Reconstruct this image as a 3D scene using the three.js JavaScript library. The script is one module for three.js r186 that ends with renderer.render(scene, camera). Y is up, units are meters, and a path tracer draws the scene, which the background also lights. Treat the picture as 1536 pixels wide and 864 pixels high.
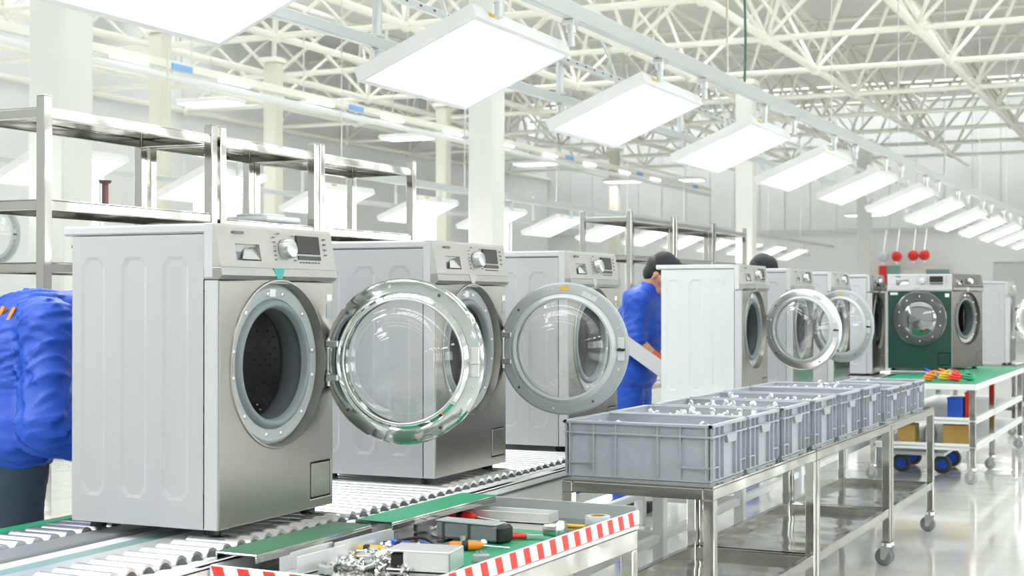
import * as THREE from 'three';
import { mergeGeometries, toCreasedNormals } from 'three/addons/utils/BufferGeometryUtils.js';
import { MarchingCubes } from 'three/addons/objects/MarchingCubes.js';
import { RectAreaLightUniformsLib } from 'three/addons/lights/RectAreaLightUniformsLib.js';
import { Brush, Evaluator, SUBTRACTION } from 'three-bvh-csg';
import { ImprovedNoise } from 'three/addons/math/ImprovedNoise.js';

// ---------- camera, sky, exposure ----------
RectAreaLightUniformsLib.init();
const scene = new THREE.Scene();
const camera = new THREE.PerspectiveCamera(2 * Math.atan(432 / 2195) * 180 / Math.PI, 16 / 9, 0.1, 200);
camera.position.set(0, 1.40, 0);
camera.rotation.order = 'YXZ';
camera.rotation.set(0.43 * Math.PI / 180, 24.6 * Math.PI / 180, 0);
camera.focus = 5.2; camera.userData.fStop = 5.6;
scene.add(camera);
scene.background = new THREE.Color().setRGB(1.0, 0.985, 0.975);      // bright overcast sky, seen only through the roof lights and windows
scene.backgroundIntensity = 6.0;
const LAMP = 9.0;                                                    // radiance of the ceiling panels
const renderer = new THREE.WebGLRenderer({ antialias: true });
renderer.toneMapping = THREE.LinearToneMapping;
renderer.toneMappingExposure = 1.1;
renderer.shadowMap.enabled = true;

// ---------- helpers ----------
let seed = 20240611;
const rnd = () => { seed = (seed + 0x6D2B79F5) | 0; let t = Math.imul(seed ^ (seed >>> 15), 1 | seed); t = (t + Math.imul(t ^ (t >>> 7), 61 | t)) ^ t; return ((t ^ (t >>> 14)) >>> 0) / 4294967296; };
const rr = (a, b) => a + (b - a) * rnd();
const V = (x, y, z) => new THREE.Vector3(x, y, z);
const taken = {};
function numbered(n) { const k = taken[n] = (taken[n] ?? -1) + 1; return k ? n + '_' + String(k).padStart(3, '0') : n; }
function clean(g) {
  g = g.index ? g.toNonIndexed() : g;
  for (const k of Object.keys(g.attributes)) if (!['position', 'normal'].includes(k)) g.deleteAttribute(k);
  if (!g.attributes.normal) g.computeVertexNormals();
  return g;
}
function boxUV(g) {
  const p = g.attributes.position, n = g.attributes.normal, uv = new Float32Array(p.count * 2);
  for (let i = 0; i < p.count; i++) {
    const ax = Math.abs(n.getX(i)), ay = Math.abs(n.getY(i)), az = Math.abs(n.getZ(i));
    if (ay >= ax && ay >= az) { uv[2 * i] = p.getX(i); uv[2 * i + 1] = p.getZ(i); }
    else if (ax >= az) { uv[2 * i] = p.getZ(i); uv[2 * i + 1] = p.getY(i); }
    else { uv[2 * i] = p.getX(i); uv[2 * i + 1] = p.getY(i); }
  }
  g.setAttribute('uv', new THREE.BufferAttribute(uv, 2)); return g;
}
function geo(list) { const a = (Array.isArray(list) ? list : [list]).map(clean); return boxUV(a.length > 1 ? mergeGeometries(a) : a[0]); }
function mesh(name, list, mat, parent) {
  const m = new THREE.Mesh(list.isBufferGeometry && list.userData.done ? list : geo(list), mat);
  m.geometry.userData.done = true;
  m.castShadow = m.receiveShadow = true;
  if (parent) { m.name = name; parent.add(m); } else { m.name = numbered(name); scene.add(m); }
  return m;
}
function tag(o, label, category, group) { o.userData.label = label; o.userData.category = category; if (group) o.userData.group = group; return o; }
function thing(name, label, category, [x, y, z] = [0, 0, 0], turn = 0, group) {
  const o = new THREE.Group(); o.name = numbered(name); o.position.set(x, y, z); o.rotation.y = turn; scene.add(o);
  return tag(o, label, category, group);
}
function struct(o, label, category) { o.userData.kind = 'structure'; if (label) tag(o, label, category); return o; }
function dup(root, [x, y, z], turn, label) {
  const r = root.clone(); r.name = numbered(root.name.replace(/_\d\d\d$/, '')); r.userData = { ...root.userData }; scene.add(r);
  r.position.set(x, y, z); r.rotation.y = turn; if (label) r.userData.label = label; return r;
}
function sub(name, parent, [x, y, z] = [0, 0, 0]) { const g = new THREE.Group(); g.name = name; g.position.set(x, y, z); parent.add(g); return g; }
// chamfered box given by centre
function bx(w, h, d, x = 0, y = 0, z = 0, c = 0) {
  if (c <= 0) return new THREE.BoxGeometry(w, h, d).translate(x, y, z);
  const H = [w / 2, h / 2, d / 2]; c = Math.min(c, ...H.map(q => q * 0.95));
  const P = (s, ax) => V(...[0, 1, 2].map(i => s[i] * (i === ax ? H[i] : H[i] - c)));
  const tri = [];
  const add = (...q) => {
    const nrm = q[1].clone().sub(q[0]).cross(q[2].clone().sub(q[0])); const m = q.reduce((a, b) => a.clone().add(b), V(0, 0, 0));
    if (nrm.dot(m) < 0) q.reverse();
    tri.push(q[0], q[1], q[2]); if (q.length === 4) tri.push(q[0], q[2], q[3]);
  };
  for (let ax = 0; ax < 3; ax++) for (const s of [-1, 1]) {
    const o = [0, 1, 2].filter(i => i !== ax); const mk = (a, b) => { const v = [0, 0, 0]; v[ax] = s; v[o[0]] = a; v[o[1]] = b; return P(v, ax); };
    add(mk(-1, -1), mk(1, -1), mk(1, 1), mk(-1, 1));
  }
  for (let a = 0; a < 3; a++) { const [b, e] = [0, 1, 2].filter(i => i !== a);
    for (const s of [-1, 1]) for (const t of [-1, 1]) { const mk = (u, ax) => { const v = [0, 0, 0]; v[a] = u; v[b] = s; v[e] = t; return P(v, ax); }; add(mk(-1, b), mk(1, b), mk(1, e), mk(-1, e)); } }
  for (const s of [-1, 1]) for (const t of [-1, 1]) for (const u of [-1, 1]) add(P([s, t, u], 0), P([s, t, u], 1), P([s, t, u], 2));
  const g = new THREE.BufferGeometry(); g.setAttribute('position', new THREE.Float32BufferAttribute(tri.flatMap(v => [v.x, v.y, v.z]), 3));
  g.computeVertexNormals(); return g.translate(x, y, z);
}
// box from min to max corner
const bb = (x0, x1, y0, y1, z0, z1, c = 0) => bx(Math.abs(x1 - x0), Math.abs(y1 - y0), Math.abs(z1 - z0), (x0 + x1) / 2, (y0 + y1) / 2, (z0 + z1) / 2, c);
function rod(a, b, r, seg = 8, r2 = r) {
  const d = b.clone().sub(a), L = d.length();
  const g = new THREE.CylinderGeometry(r2, r, L, seg).translate(0, L / 2, 0);
  return g.applyQuaternion(new THREE.Quaternion().setFromUnitVectors(V(0, 1, 0), d.normalize())).translate(a.x, a.y, a.z);
}
function tube(pts, r, n = 24, seg = 8) { return new THREE.TubeGeometry(new THREE.CatmullRomCurve3(pts.map(p => V(...p))), n, r, seg); }
// lathe about +x axis: profile of [radius, x]
function latheX(prof, seg = 48) { return new THREE.LatheGeometry(prof.map(([r, x]) => new THREE.Vector2(Math.max(r, 1e-4), x)), seg).rotateZ(-Math.PI / 2); }
const crease = g => toCreasedNormals(g, 0.42);
function prism(pts, z0, z1, bevel = 0) { // polygon in x,y extruded along z
  const s = new THREE.Shape(pts.map(p => new THREE.Vector2(...p)));
  return new THREE.ExtrudeGeometry(s, { depth: z1 - z0 - 2 * bevel, bevelEnabled: bevel > 0, bevelThickness: bevel, bevelSize: bevel, bevelOffset: -bevel, bevelSegments: 2 }).translate(0, 0, z0 + bevel);
}
// ---------- textures (material grain only) ----------
const noise = new ImprovedNoise();
function tileNoise(u, v, f, s) { // tileable fbm-ish value on a torus of two circles is costly: blend four taps instead
  const n = (x, y) => noise.noise(x * f, y * f, s * 7.3 + 0.5);
  return n(u, v) * (1 - u) * (1 - v) + n(u - 1, v) * u * (1 - v) + n(u, v - 1) * (1 - u) * v + n(u - 1, v - 1) * u * v;
}
function tex(size, fn, srgb, metres) {
  const d = new Uint8Array(size * size * 4);
  for (let j = 0; j < size; j++) for (let i = 0; i < size; i++) {
    const c = fn(i / size, j / size), k = (j * size + i) * 4;
    for (let q = 0; q < 3; q++) d[k + q] = Math.max(0, Math.min(255, 255 * (Array.isArray(c) ? c[q] : c)));
    d[k + 3] = 255;
  }
  const t = new THREE.DataTexture(d, size, size); t.wrapS = t.wrapT = THREE.RepeatWrapping; t.magFilter = THREE.LinearFilter; t.minFilter = THREE.LinearMipmapLinearFilter;
  if (srgb) t.colorSpace = THREE.SRGBColorSpace;
  t.repeat.set(1 / metres, 1 / metres); t.needsUpdate = true; return t;
}
const cloudy = (f, s) => (u, v) => 0.5 + 0.5 * (tileNoise(u, v, f, s) * 0.9 + 0.5 * tileNoise(u, v, f * 2.7, s + 3) + 0.25 * tileNoise(u, v, f * 7, s + 5));
const T = {
  wave: tex(256, (u, v) => 0.5 + 0.5 * tileNoise(u, v, 3, 1), false, 0.5),
  satin: tex(256, (u, v) => 0.86 + 0.14 * cloudy(4, 31)(u, v), false, 0.9),
  smudge: tex(256, (u, v) => { const c = cloudy(5, 2)(u, v); return 0.55 + 0.45 * c; }, false, 0.7),
  floorRough: tex(512, (u, v) => { const c = cloudy(6, 4)(u, v); return 0.35 + 0.65 * c; }, false, 3),
  floorCol: tex(512, (u, v) => { const c = cloudy(4, 9)(u, v), s = rnd() < 0.004 ? -0.05 : 0; const k = 0.93 + 0.07 * c + s; return [k, k, k * 0.995]; }, true, 4),
  floorBump: tex(256, (u, v) => 0.5 + 0.5 * tileNoise(u, v, 6, 8), false, 1.2),
  fabric: tex(256, (u, v) => 0.5 + 0.25 * Math.sin(u * 2 * Math.PI * 64) * Math.sin(v * 2 * Math.PI * 64) + 0.2 * (rnd() - 0.5), false, 0.12),
  scratch: tex(256, (u, v) => { const c = cloudy(9, 6)(u, v); return 0.92 + 0.08 * c + (rnd() < 0.003 ? 0.1 : 0); }, true, 0.3),
  wallCol: tex(256, (u, v) => 0.95 + 0.05 * cloudy(3, 12)(u, v), true, 5),
  board: tex(256, (u, v) => { const c = cloudy(7, 21)(u, v); return [0.86 + 0.1 * c, 0.86 + 0.1 * c, 0.86 + 0.1 * c]; }, true, 0.5),
};
const lin = (r, g, b) => new THREE.Color().setRGB(r, g, b);
const std = (o) => new THREE.MeshStandardMaterial(o), phy = (o) => new THREE.MeshPhysicalMaterial(o);
const M = {
  white: phy({ color: lin(0.425, 0.43, 0.445), roughness: 0.3, clearcoat: 0.4, clearcoatRoughness: 0.15 }),
  lidWhite: phy({ color: lin(0.50, 0.505, 0.525), roughness: 0.35 }),
  frontSteel: std({ color: lin(0.335, 0.32, 0.295), metalness: 1, roughness: 0.32, roughnessMap: T.satin }),
  glossWhite: phy({ color: lin(0.57, 0.60, 0.60), roughness: 0.25, clearcoat: 0.8, clearcoatRoughness: 0.08 }),
  steelBrown: std({ color: lin(0.17, 0.155, 0.145), metalness: 1, roughness: 0.22, bumpMap: T.wave, bumpScale: 0.002 }),
  frontSteelDark: std({ color: lin(0.34, 0.33, 0.32), metalness: 1, roughness: 0.2, bumpMap: T.wave, bumpScale: 0.002 }),
  frontGreen: phy({ color: lin(0.001, 0.045, 0.036), roughness: 0.5, clearcoat: 0.12, clearcoatRoughness: 0.05 }),
  consoleSilver: std({ color: lin(0.45, 0.443, 0.425), metalness: 0.55, roughness: 0.38 }),
  consoleBand: std({ color: lin(0.36, 0.358, 0.345), metalness: 0.8, roughness: 0.3 }),
  knob: std({ color: lin(0.62, 0.63, 0.64), metalness: 0.9, roughness: 0.22 }),
  screen: std({ color: lin(0.008, 0.008, 0.010), roughness: 0.3 }),
  print: std({ color: lin(0.16, 0.16, 0.17), roughness: 0.6 }),
  greyPlastic: std({ color: lin(0.375, 0.41, 0.42), roughness: 0.42 }),
  palePlastic: std({ color: lin(0.56, 0.60, 0.61), roughness: 0.38 }),
  rubber: std({ color: lin(0.20, 0.235, 0.25), roughness: 0.5 }),
  rubberDark: std({ color: lin(0.10, 0.115, 0.125), roughness: 0.5 }),
  drum: std({ color: lin(0.40, 0.40, 0.40), metalness: 1, roughness: 0.3 }),
  drumHole: std({ color: lin(0.75, 0.75, 0.75), metalness: 1, roughness: 0.15 }),
  black: std({ color: lin(0.012, 0.012, 0.013), roughness: 0.5 }),
  chrome: std({ color: lin(0.50, 0.54, 0.53), metalness: 1, roughness: 0.09 }),
  chromeInner: std({ color: lin(0.68, 0.72, 0.71), metalness: 1, roughness: 0.04 }),
  darkChrome: std({ color: lin(0.30, 0.31, 0.31), metalness: 1, roughness: 0.08 }),
  smoke: phy({ color: lin(0.05, 0.055, 0.06), roughness: 0.1, clearcoat: 1 }),
  glass: phy({ color: lin(0.975, 0.985, 0.98), roughness: 0.0, transmission: 1, thickness: 0, ior: 1.5 }),
  pane: phy({ color: lin(0.94, 0.97, 0.97), roughness: 0.0, transmission: 1, thickness: 0 }),
  stainless: std({ color: lin(0.54, 0.53, 0.495), metalness: 1, roughness: 0.11, bumpMap: T.wave, bumpScale: 0.007 }),
  galv: std({ color: lin(0.62, 0.65, 0.66), metalness: 0.7, roughness: 0.35 }),
  zinc: std({ color: lin(0.7, 0.7, 0.7), metalness: 1, roughness: 0.28 }),
  alu: std({ color: lin(0.80, 0.81, 0.82), metalness: 0.6, roughness: 0.3 }),
  roller: std({ color: lin(0.80, 0.81, 0.82), metalness: 0.85, roughness: 0.24 }),
  paintWhite: std({ color: lin(0.74, 0.76, 0.76), roughness: 0.45 }),
  paintGrey: std({ color: lin(0.44, 0.49, 0.50), roughness: 0.45 }),
  housing: std({ color: lin(0.80, 0.81, 0.81), roughness: 0.45 }),
  glow: std({ color: lin(0.9, 0.9, 0.9), emissive: lin(1, 1, 1), emissiveIntensity: 1.6 }),
  crate: std({ color: lin(0.405, 0.44, 0.485), roughness: 0.4, map: T.scratch }),
  fitting: std({ color: lin(0.70, 0.72, 0.74), roughness: 0.4, metalness: 0.35 }),
  greenMat: std({ color: lin(0.02, 0.30, 0.15), roughness: 0.5 }),
  greenMatWorn: std({ color: lin(0.045, 0.20, 0.105), roughness: 0.4, map: T.board }),
  red: std({ color: lin(0.72, 0.022, 0.014), roughness: 0.4 }),
  tapeRed: std({ color: lin(0.80, 0.045, 0.03), roughness: 0.45 }),
  tapeWhite: std({ color: lin(0.80, 0.80, 0.80), roughness: 0.45 }),
  blue: std({ color: lin(0.01, 0.10, 0.62), roughness: 0.4 }),
  skyBlue: std({ color: lin(0.20, 0.42, 0.75), roughness: 0.4 }),
  teal: std({ color: lin(0.03, 0.36, 0.32), roughness: 0.5 }),
  tealDark: std({ color: lin(0.05, 0.16, 0.12), roughness: 0.5 }),
  tealDull: std({ color: lin(0.22, 0.36, 0.36), roughness: 0.35 }),
  yellow: std({ color: lin(0.72, 0.45, 0.03), roughness: 0.45 }),
  orange: std({ color: lin(0.85, 0.25, 0.01), roughness: 0.4 }),
  card: std({ color: lin(0.52, 0.33, 0.10), roughness: 0.85 }),
  darkGrey: std({ color: lin(0.06, 0.065, 0.07), roughness: 0.5 }),
  midGrey: std({ color: lin(0.22, 0.235, 0.25), roughness: 0.45 }),
  brown: std({ color: lin(0.12, 0.055, 0.05), roughness: 0.5 }),
  copper: std({ color: lin(0.55, 0.38, 0.22), roughness: 0.4 }),
  floor: phy({ color: lin(0.78, 0.775, 0.74), map: T.floorCol, roughness: 0.16, roughnessMap: T.floorRough, bumpMap: T.floorBump, bumpScale: 0.003, clearcoat: 0.6, clearcoatRoughness: 0.06 }),
  wall: std({ color: lin(0.78, 0.79, 0.79), roughness: 0.8, map: T.wallCol }),
  wallGrey: std({ color: lin(0.60, 0.62, 0.63), roughness: 0.7 }),
  column: std({ color: lin(0.76, 0.76, 0.73), roughness: 0.7, map: T.wallCol }),
  columnCream: std({ color: lin(0.66, 0.645, 0.56), roughness: 0.8 }),
  deck: std({ color: lin(0.78, 0.78, 0.75), roughness: 0.55, metalness: 0.1 }),
  truss: std({ color: lin(0.78, 0.77, 0.70), roughness: 0.5 }),
  jacket: phy({ color: lin(0.001, 0.062, 0.44), roughness: 0.5, sheen: 0.02, sheenColor: lin(0.25, 0.4, 0.9), sheenRoughness: 0.4, bumpMap: T.fabric, bumpScale: 0.0004 }),
  trouser: std({ color: lin(0.035, 0.055, 0.085), roughness: 0.85, bumpMap: T.fabric, bumpScale: 0.0006 }),
  skin: phy({ color: lin(0.50, 0.26, 0.16), roughness: 0.5 }),
  hair: std({ color: lin(0.01, 0.009, 0.009), roughness: 0.55 }),
  cap: std({ color: lin(0.012, 0.014, 0.018), roughness: 0.8 }),
  glove: std({ color: lin(0.55, 0.10, 0.03), roughness: 0.8 }),
};
// ---------- the hall ----------
const HX0 = -24, HX1 = 13, HZ0 = 9, HZ1 = -56, ROOF = 9.2;
struct(mesh('floor', bb(HX0 - 0.3, HX1 + 0.3, -0.3, 0, HZ1 - 0.3, HZ0 + 0.3), M.floor), 'glossy pale grey-green epoxy floor of the factory hall', 'floor');
// walls: lower band plain, upper band of sheet panels with real joints, windows in the long wall
const wallBack = struct(new THREE.Group(), 'white end wall with a sheet-panelled upper half beyond the light row', 'wall');
wallBack.name = 'wall_back'; scene.add(wallBack);
mesh('lower_wall', bb(HX0 - 0.3, HX1 + 0.3, 0, 3.95, HZ1 - 0.3, HZ1), M.wall, wallBack);
mesh('ledge', bb(HX0, HX1, 3.95, 4.05, HZ1 - 0.3, HZ1 + 0.06), M.wallGrey, wallBack);
mesh('backing', bb(HX0 - 0.3, HX1 + 0.3, 4.05, ROOF + 0.3, HZ1 - 0.3, HZ1 - 0.03), M.wallGrey, wallBack);
for (let x = HX0; x < HX1 - 0.1; x += 1.0) mesh('panel', bb(x + 0.012, x + 0.988, 4.06, ROOF, HZ1 - 0.03, HZ1, 0.012), M.wall, wallBack);
const wallLeft = struct(new THREE.Group(), 'long white side wall with tall window openings behind the second line', 'wall');
wallLeft.name = 'wall_left'; scene.add(wallLeft);
{ // windows 2 m wide every 6 m, sill 1.2 to head 4.6
  const spots = []; for (let z = 4; z > HZ1 + 3; z -= 6) spots.push(z);
  mesh('lower_wall', bb(HX0 - 0.3, HX0, 0, 1.2, HZ0, HZ1), M.wall, wallLeft);
  mesh('upper_wall', bb(HX0 - 0.3, HX0, 4.6, ROOF + 0.3, HZ0, HZ1), M.wall, wallLeft);
  let z = HZ0; const gw = 2.4;
  for (const s of spots) { mesh('pier', bb(HX0 - 0.3, HX0, 1.2, 4.6, z, s), M.wall, wallLeft); z = s - gw; }
  mesh('pier', bb(HX0 - 0.3, HX0, 1.2, 4.6, z, HZ1), M.wall, wallLeft);
  spots.forEach((s, i) => {
    const w = new THREE.Group(); w.name = 'window_' + (i + 1); w.position.set(HX0 - 0.15, 1.2, s - gw / 2); w.userData.kind = 'structure'; scene.add(w);
    tag(w, 'tall daylight window in the long white side wall', 'window', 'windows in the long side wall');
    const fr = [];
    for (const q of [-1, 0, 1]) fr.push(bx(0.08, 3.4, 0.06, 0, 1.7, q * (gw / 2 - 0.03)));
    for (const q of [0.03, 1.7, 3.37]) fr.push(bx(0.08, 0.06, gw, 0, q, 0));
    mesh('window_frame', fr, M.paintWhite, w);
    for (const a of [-1, 1]) for (const b of [0, 1]) mesh('pane', bx(0.006, 1.64, gw / 2 - 0.06, 0, 0.865 + b * 1.67, a * gw / 4), M.pane, w);
  });
}
const wallRight = struct(new THREE.Group(), 'long white side wall with windows across the aisle', 'wall'); wallRight.name = 'wall_right'; scene.add(wallRight);
{
  const spots = []; for (let z = 6; z > HZ1 + 3; z -= 6) spots.push(z);
  mesh('lower_wall', bb(HX1, HX1 + 0.3, 0, 1.4, HZ0, HZ1), M.wall, wallRight);
  mesh('upper_wall', bb(HX1, HX1 + 0.3, 5.0, ROOF + 0.3, HZ0, HZ1), M.wall, wallRight);
  let z = HZ0; const gw = 3.6;
  for (const s of spots) { mesh('pier', bb(HX1, HX1 + 0.3, 1.4, 5.0, z, s), M.wall, wallRight); z = s - gw; }
  mesh('pier', bb(HX1, HX1 + 0.3, 1.4, 5.0, z, HZ1), M.wall, wallRight);
  spots.forEach((s, i) => {
    const w = new THREE.Group(); w.name = 'window_' + (i + 21); w.position.set(HX1 + 0.15, 1.4, s - gw / 2); w.userData.kind = 'structure'; scene.add(w);
    tag(w, 'wide daylight window in the wall across the aisle', 'window', 'windows across the aisle');
    const fr = [];
    for (const q of [-1, 0, 1]) fr.push(bx(0.08, 3.6, 0.06, 0, 1.8, q * (gw / 2 - 0.03)));
    for (const q of [0.03, 1.8, 3.57]) fr.push(bx(0.08, 0.06, gw, 0, q, 0));
    mesh('window_frame', fr, M.paintWhite, w);
    for (const a of [-1, 1]) for (const b of [0, 1]) mesh('pane', bx(0.006, 1.74, gw / 2 - 0.06, 0, 0.915 + b * 1.77, a * gw / 4), M.pane, w);
  });
}
struct(mesh('wall_front', bb(HX0 - 0.3, HX1 + 0.3, 0, ROOF + 0.3, HZ0, HZ0 + 0.3), M.wall), 'plain white end wall of the hall', 'wall');
// roof: trapezoidal sheet decks between strip roof lights that run across the hall
const ceiling = struct(new THREE.Group(), 'white corrugated sheet roof with daylight strips above the space frame', 'ceiling'); ceiling.name = 'ceiling'; scene.add(ceiling);
{
  const strips = [6, 0, -6, -12, -18, -24, -30, -53.6];
  const SW = 1.5, ends = [HZ0 + 0.3, ...strips.flatMap(s => [s, s - SW]), HZ1 - 0.3];
  for (let i = 0; i < ends.length; i += 2) {
    const a = ends[i], b = ends[i + 1], pts = [], P = 0.25, n = Math.round((a - b) / P), p = (a - b) / n;
    for (let k = 0; k < n; k++) { const z = k * p; pts.push([z, 0], [z + p * 0.55, 0], [z + p * 0.65, 0.06], [z + p * 0.9, 0.06]); }
    pts.push([a - b, 0], [a - b, 0.2], [0, 0.2]);
    const g = prism(pts, HX0 - 0.3, HX1 + 0.3).rotateY(Math.PI / 2).translate(0, ROOF, a);   // x -> -z, z -> x
    mesh('roof_sheet', g, M.deck, ceiling);
  }
  for (const s of strips) mesh('roof_light_pane', bb(HX0 - 0.3, HX1 + 0.3, ROOF + 0.1, ROOF + 0.106, s, s - SW), M.pane, ceiling);
}
// space frame
{
  const fr = thing('roof_space_frame', 'white tubular space frame of crossing chords and braces under the roof', 'roof frame');
  const B = 6.35, Tp = 8.55, dx = 2.78, dz = 4.1, xs = [], zs = [];
  for (let x = -4.39 - dx * 7; x < HX1; x += dx) xs.push(x);
  for (let z = -2.7; z > HZ1 + 0.5; z -= dz) zs.push(z);
  const xa = HX0 + 0.1, xb = HX1 - 0.1, za = 1, zb = HZ1 + 0.1;
  const lg = geo(rod(V(0, 0, za), V(0, 0, zb), 0.075, 10)), tg = geo(rod(V(xa, 0, 0), V(xb, 0, 0), 0.06, 10)); lg.userData.done = tg.userData.done = true;
  for (const x of xs) { mesh('long_chord', lg, M.truss, fr).position.set(x, B, 0); mesh('long_chord', lg, M.truss, fr).position.set(x + dx / 2, Tp, 0); }
  for (const z of zs) { mesh('cross_chord', tg, M.truss, fr).position.set(0, B, z); mesh('cross_chord', tg, M.truss, fr).position.set(0, Tp, z - dz / 2); }
  const bg = {}; const far = [];
  const list = [];
  for (const x of xs) for (const z of zs) for (const sx of [-1, 1]) for (const sz of [-1, 1]) {
    const px = x + sx * dx / 2, pz = z + sz * dz / 2; if (px < xa || px > xb || pz < zb || pz > za) continue;
    const d = Math.hypot(x, z), ang = Math.atan2(-x, -z) - 0.429; // angle from the view axis
    list.push({ x, z, sx, sz, key: (Math.abs(ang) < 0.4 ? 0 : 1000) + d });
  }
  list.sort((a, b) => a.key - b.key);
  list.forEach((q, i) => {
    const k = q.sx + ',' + q.sz;
    if (!bg[k]) { bg[k] = geo(rod(V(0, B, 0), V(q.sx * dx / 2, Tp, q.sz * dz / 2), 0.04, 8)); bg[k].userData.done = true; }
    if (i < 290) { const m = mesh('brace', bg[k], M.truss, fr); m.position.set(q.x, 0, q.z); } else far.push(bg[k].clone().translate(q.x, 0, q.z));
  });
  const f = mesh('brace_mass', far, M.truss, fr); f.userData.kind = 'stuff';
  const nodes = []; for (const x of xs) for (const z of zs) nodes.push(new THREE.IcosahedronGeometry(0.13, 1).translate(x, B, z));
  mesh('node_joints', nodes, M.truss, fr).userData.kind = 'stuff';
}
// columns
[[-8.9, -10.0, 'by the steel racks'], [-8.9, -18.8, 'rising behind the silver washers'], [-8.9, -32.6, 'beyond the second rack group'], [-8.9, -46.4, 'near the end wall']].forEach(([x, z, w]) => {
  const c = thing('column', 'square white concrete column ' + w, 'column', [x, 0, z]); c.userData.kind = 'structure';
  mesh('shaft', bb(-0.4, 0, 0, 6.3, -0.4, 0, 0.02), M.column, c); mesh('cap_plate', bb(-0.46, 0.06, 6.3, 6.42, -0.46, 0.06, 0.01), M.truss, c);
});
[[-17, -21.7], [-17, -25.4], [-17, -33.1], [-17, -45.5]].forEach(([x, z]) => {
  const c = thing('column', 'slender cream column near the window wall', 'column', [x, 0, z], 0, 'cream columns near the window wall'); c.userData.kind = 'structure';
  mesh('shaft', bb(-0.3, 0, 0, 6.3, -0.3, 0, 0.02), M.columnCream, c); mesh('cap_plate', bb(-0.36, 0.06, 6.3, 6.4, -0.36, 0.06, 0.01), M.truss, c);
});
// ---------- panel lights on their frames ----------
const LT = 0.398, LL = 1.2, LW = 0.69;
function panelLight(label, group) {
  const g = thing('panel_light', label, 'panel light', [0, 0, 0], 0, group);
  g.rotation.z = LT;
  const hw = LW / 2 + 0.03, hl = LL / 2 + 0.03, t = 0.075;
  mesh('housing', [bb(-hw, hw, 0.02, t, -hl, hl), bb(-hw, -LW / 2, 0, 0.02, -hl, hl), bb(LW / 2, hw, 0, 0.02, -hl, hl), bb(-LW / 2, LW / 2, 0, 0.02, LL / 2, hl), bb(-LW / 2, LW / 2, 0, 0.02, -hl, -LL / 2)], M.housing, g);
  mesh('diffuser', bb(-LW / 2, LW / 2, 0.006, 0.02, -LL / 2, LL / 2), M.glow, g);
  mesh('rating_label', bb(hw, hw + 0.001, 0.035, 0.06, hl - 0.30, hl - 0.18), M.yellow, g);
  const l = new THREE.RectAreaLight(0xffffff, LAMP, LW, LL); l.position.set(0, -0.002, 0); l.rotation.x = -Math.PI / 2; l.castShadow = true; g.add(l);
  return g;
}
const lampA = [-1.9, 0.55, 3.0, 5.43, 7.87, 10.33, 12.87, 15.37, 17.87, 20.5, 23.2, 25.8, 28.4, 30.9, 33.3, 35.9];
lampA.forEach((a, i) => {
  const g = panelLight('white square-edged panel light tilted on the rail frame over the near washer line', 'panel lights over the near washer line');
  g.position.set(-3.9 + 0.015 * (a - 7.87) + 0.318, 2.684, -(a - 0.6));
});
function lightRail(name, label, x, y, w, h, z0, z1, slope, cat) {
  const r = thing(name, label, cat, [x, y, z0], -Math.atan(slope));
  const L = z0 - z1; mesh('tube', bb(-w / 2, w / 2, 0, h, -L, 0, 0.006), M.galv, r);
  return r;
}
{
  const rR = lightRail('lighting_rail', 'square grey steel tube carrying the high edge of the panel lights', -3.36, 3.0, 0.06, 0.1, 4, -40, 0.015, 'rail');
  const rL = lightRail('lighting_rail', 'lower grey steel tube along the low edge of the panel lights', -4.09, 2.745, 0.05, 0.06, 4, -40, 0.015, 'rail');
  const rP = lightRail('lighting_rail', 'thin white punched strut channel above the panel lights', -4.05, 3.02, 0.04, 0.04, 4, -40, 0.015, 'rail');
  for (let k = 0; k < 60; k++) mesh('slot_hole', bb(0.0201, 0.0206, 0.014, 0.026, -8 - k * 0.16, -8.03 - k * 0.16), M.darkGrey, rP);
  lampA.forEach((a, i) => { // couplings and drop tubes: parts of the rails they hang from
    const z = a + 4;
    for (const [d, nm] of [[z - 1.05, 'drop_tube'], [z - 0.1, 'drop_tube']]) {
      const p = sub('drop_hanger', rR, [0, 0, -d]);
      mesh('clamp', bx(0.075, 0.03, 0.1, 0, -0.015, 0, 0.004), M.zinc, p);
      mesh('coupling', [rod(V(0, -0.03, 0), V(0, -0.075, 0), 0.03, 12), rod(V(0, -0.045, 0), V(0, -0.055, 0), 0.038, 6)], M.zinc, p);
      mesh('drop_tube', rod(V(0, -0.07, 0), V(0, -0.15, 0), 0.022, 12), M.galv, p);
    }
    const q = sub('upright_post', rL, [0, 0, -(z - 1.03)]);
    mesh('post_tube', rod(V(0, -0.06, 0), V(0, 0.42, 0), 0.026, 12), M.galv, q);
    mesh('clamp', bx(0.07, 0.02, 0.07, 0, 0.07, 0, 0.003), M.zinc, q); mesh('clamp', bx(0.06, 0.012, 0.06, 0, -0.012, 0, 0.003), M.zinc, q);
    mesh('feed_cable', tube([[0.3, 0.0, -0.15], [0.36, 0.14, -0.12], [0.34, 0.3, -0.05], [0.3, 0.42, 0]], 0.009, 16, 6), M.galv, q);
  });
  for (let k = 0; k < 11; k++) { // suspension rods up to the space frame
    const a = 4 + k * 3.4; const s = mesh('rod', rod(V(0, 0.1, -a - 4), V(0, 3.4, -a - 4), 0.006, 6), M.zinc, rR); s.name = 'suspension_rod';
  }
}
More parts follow.
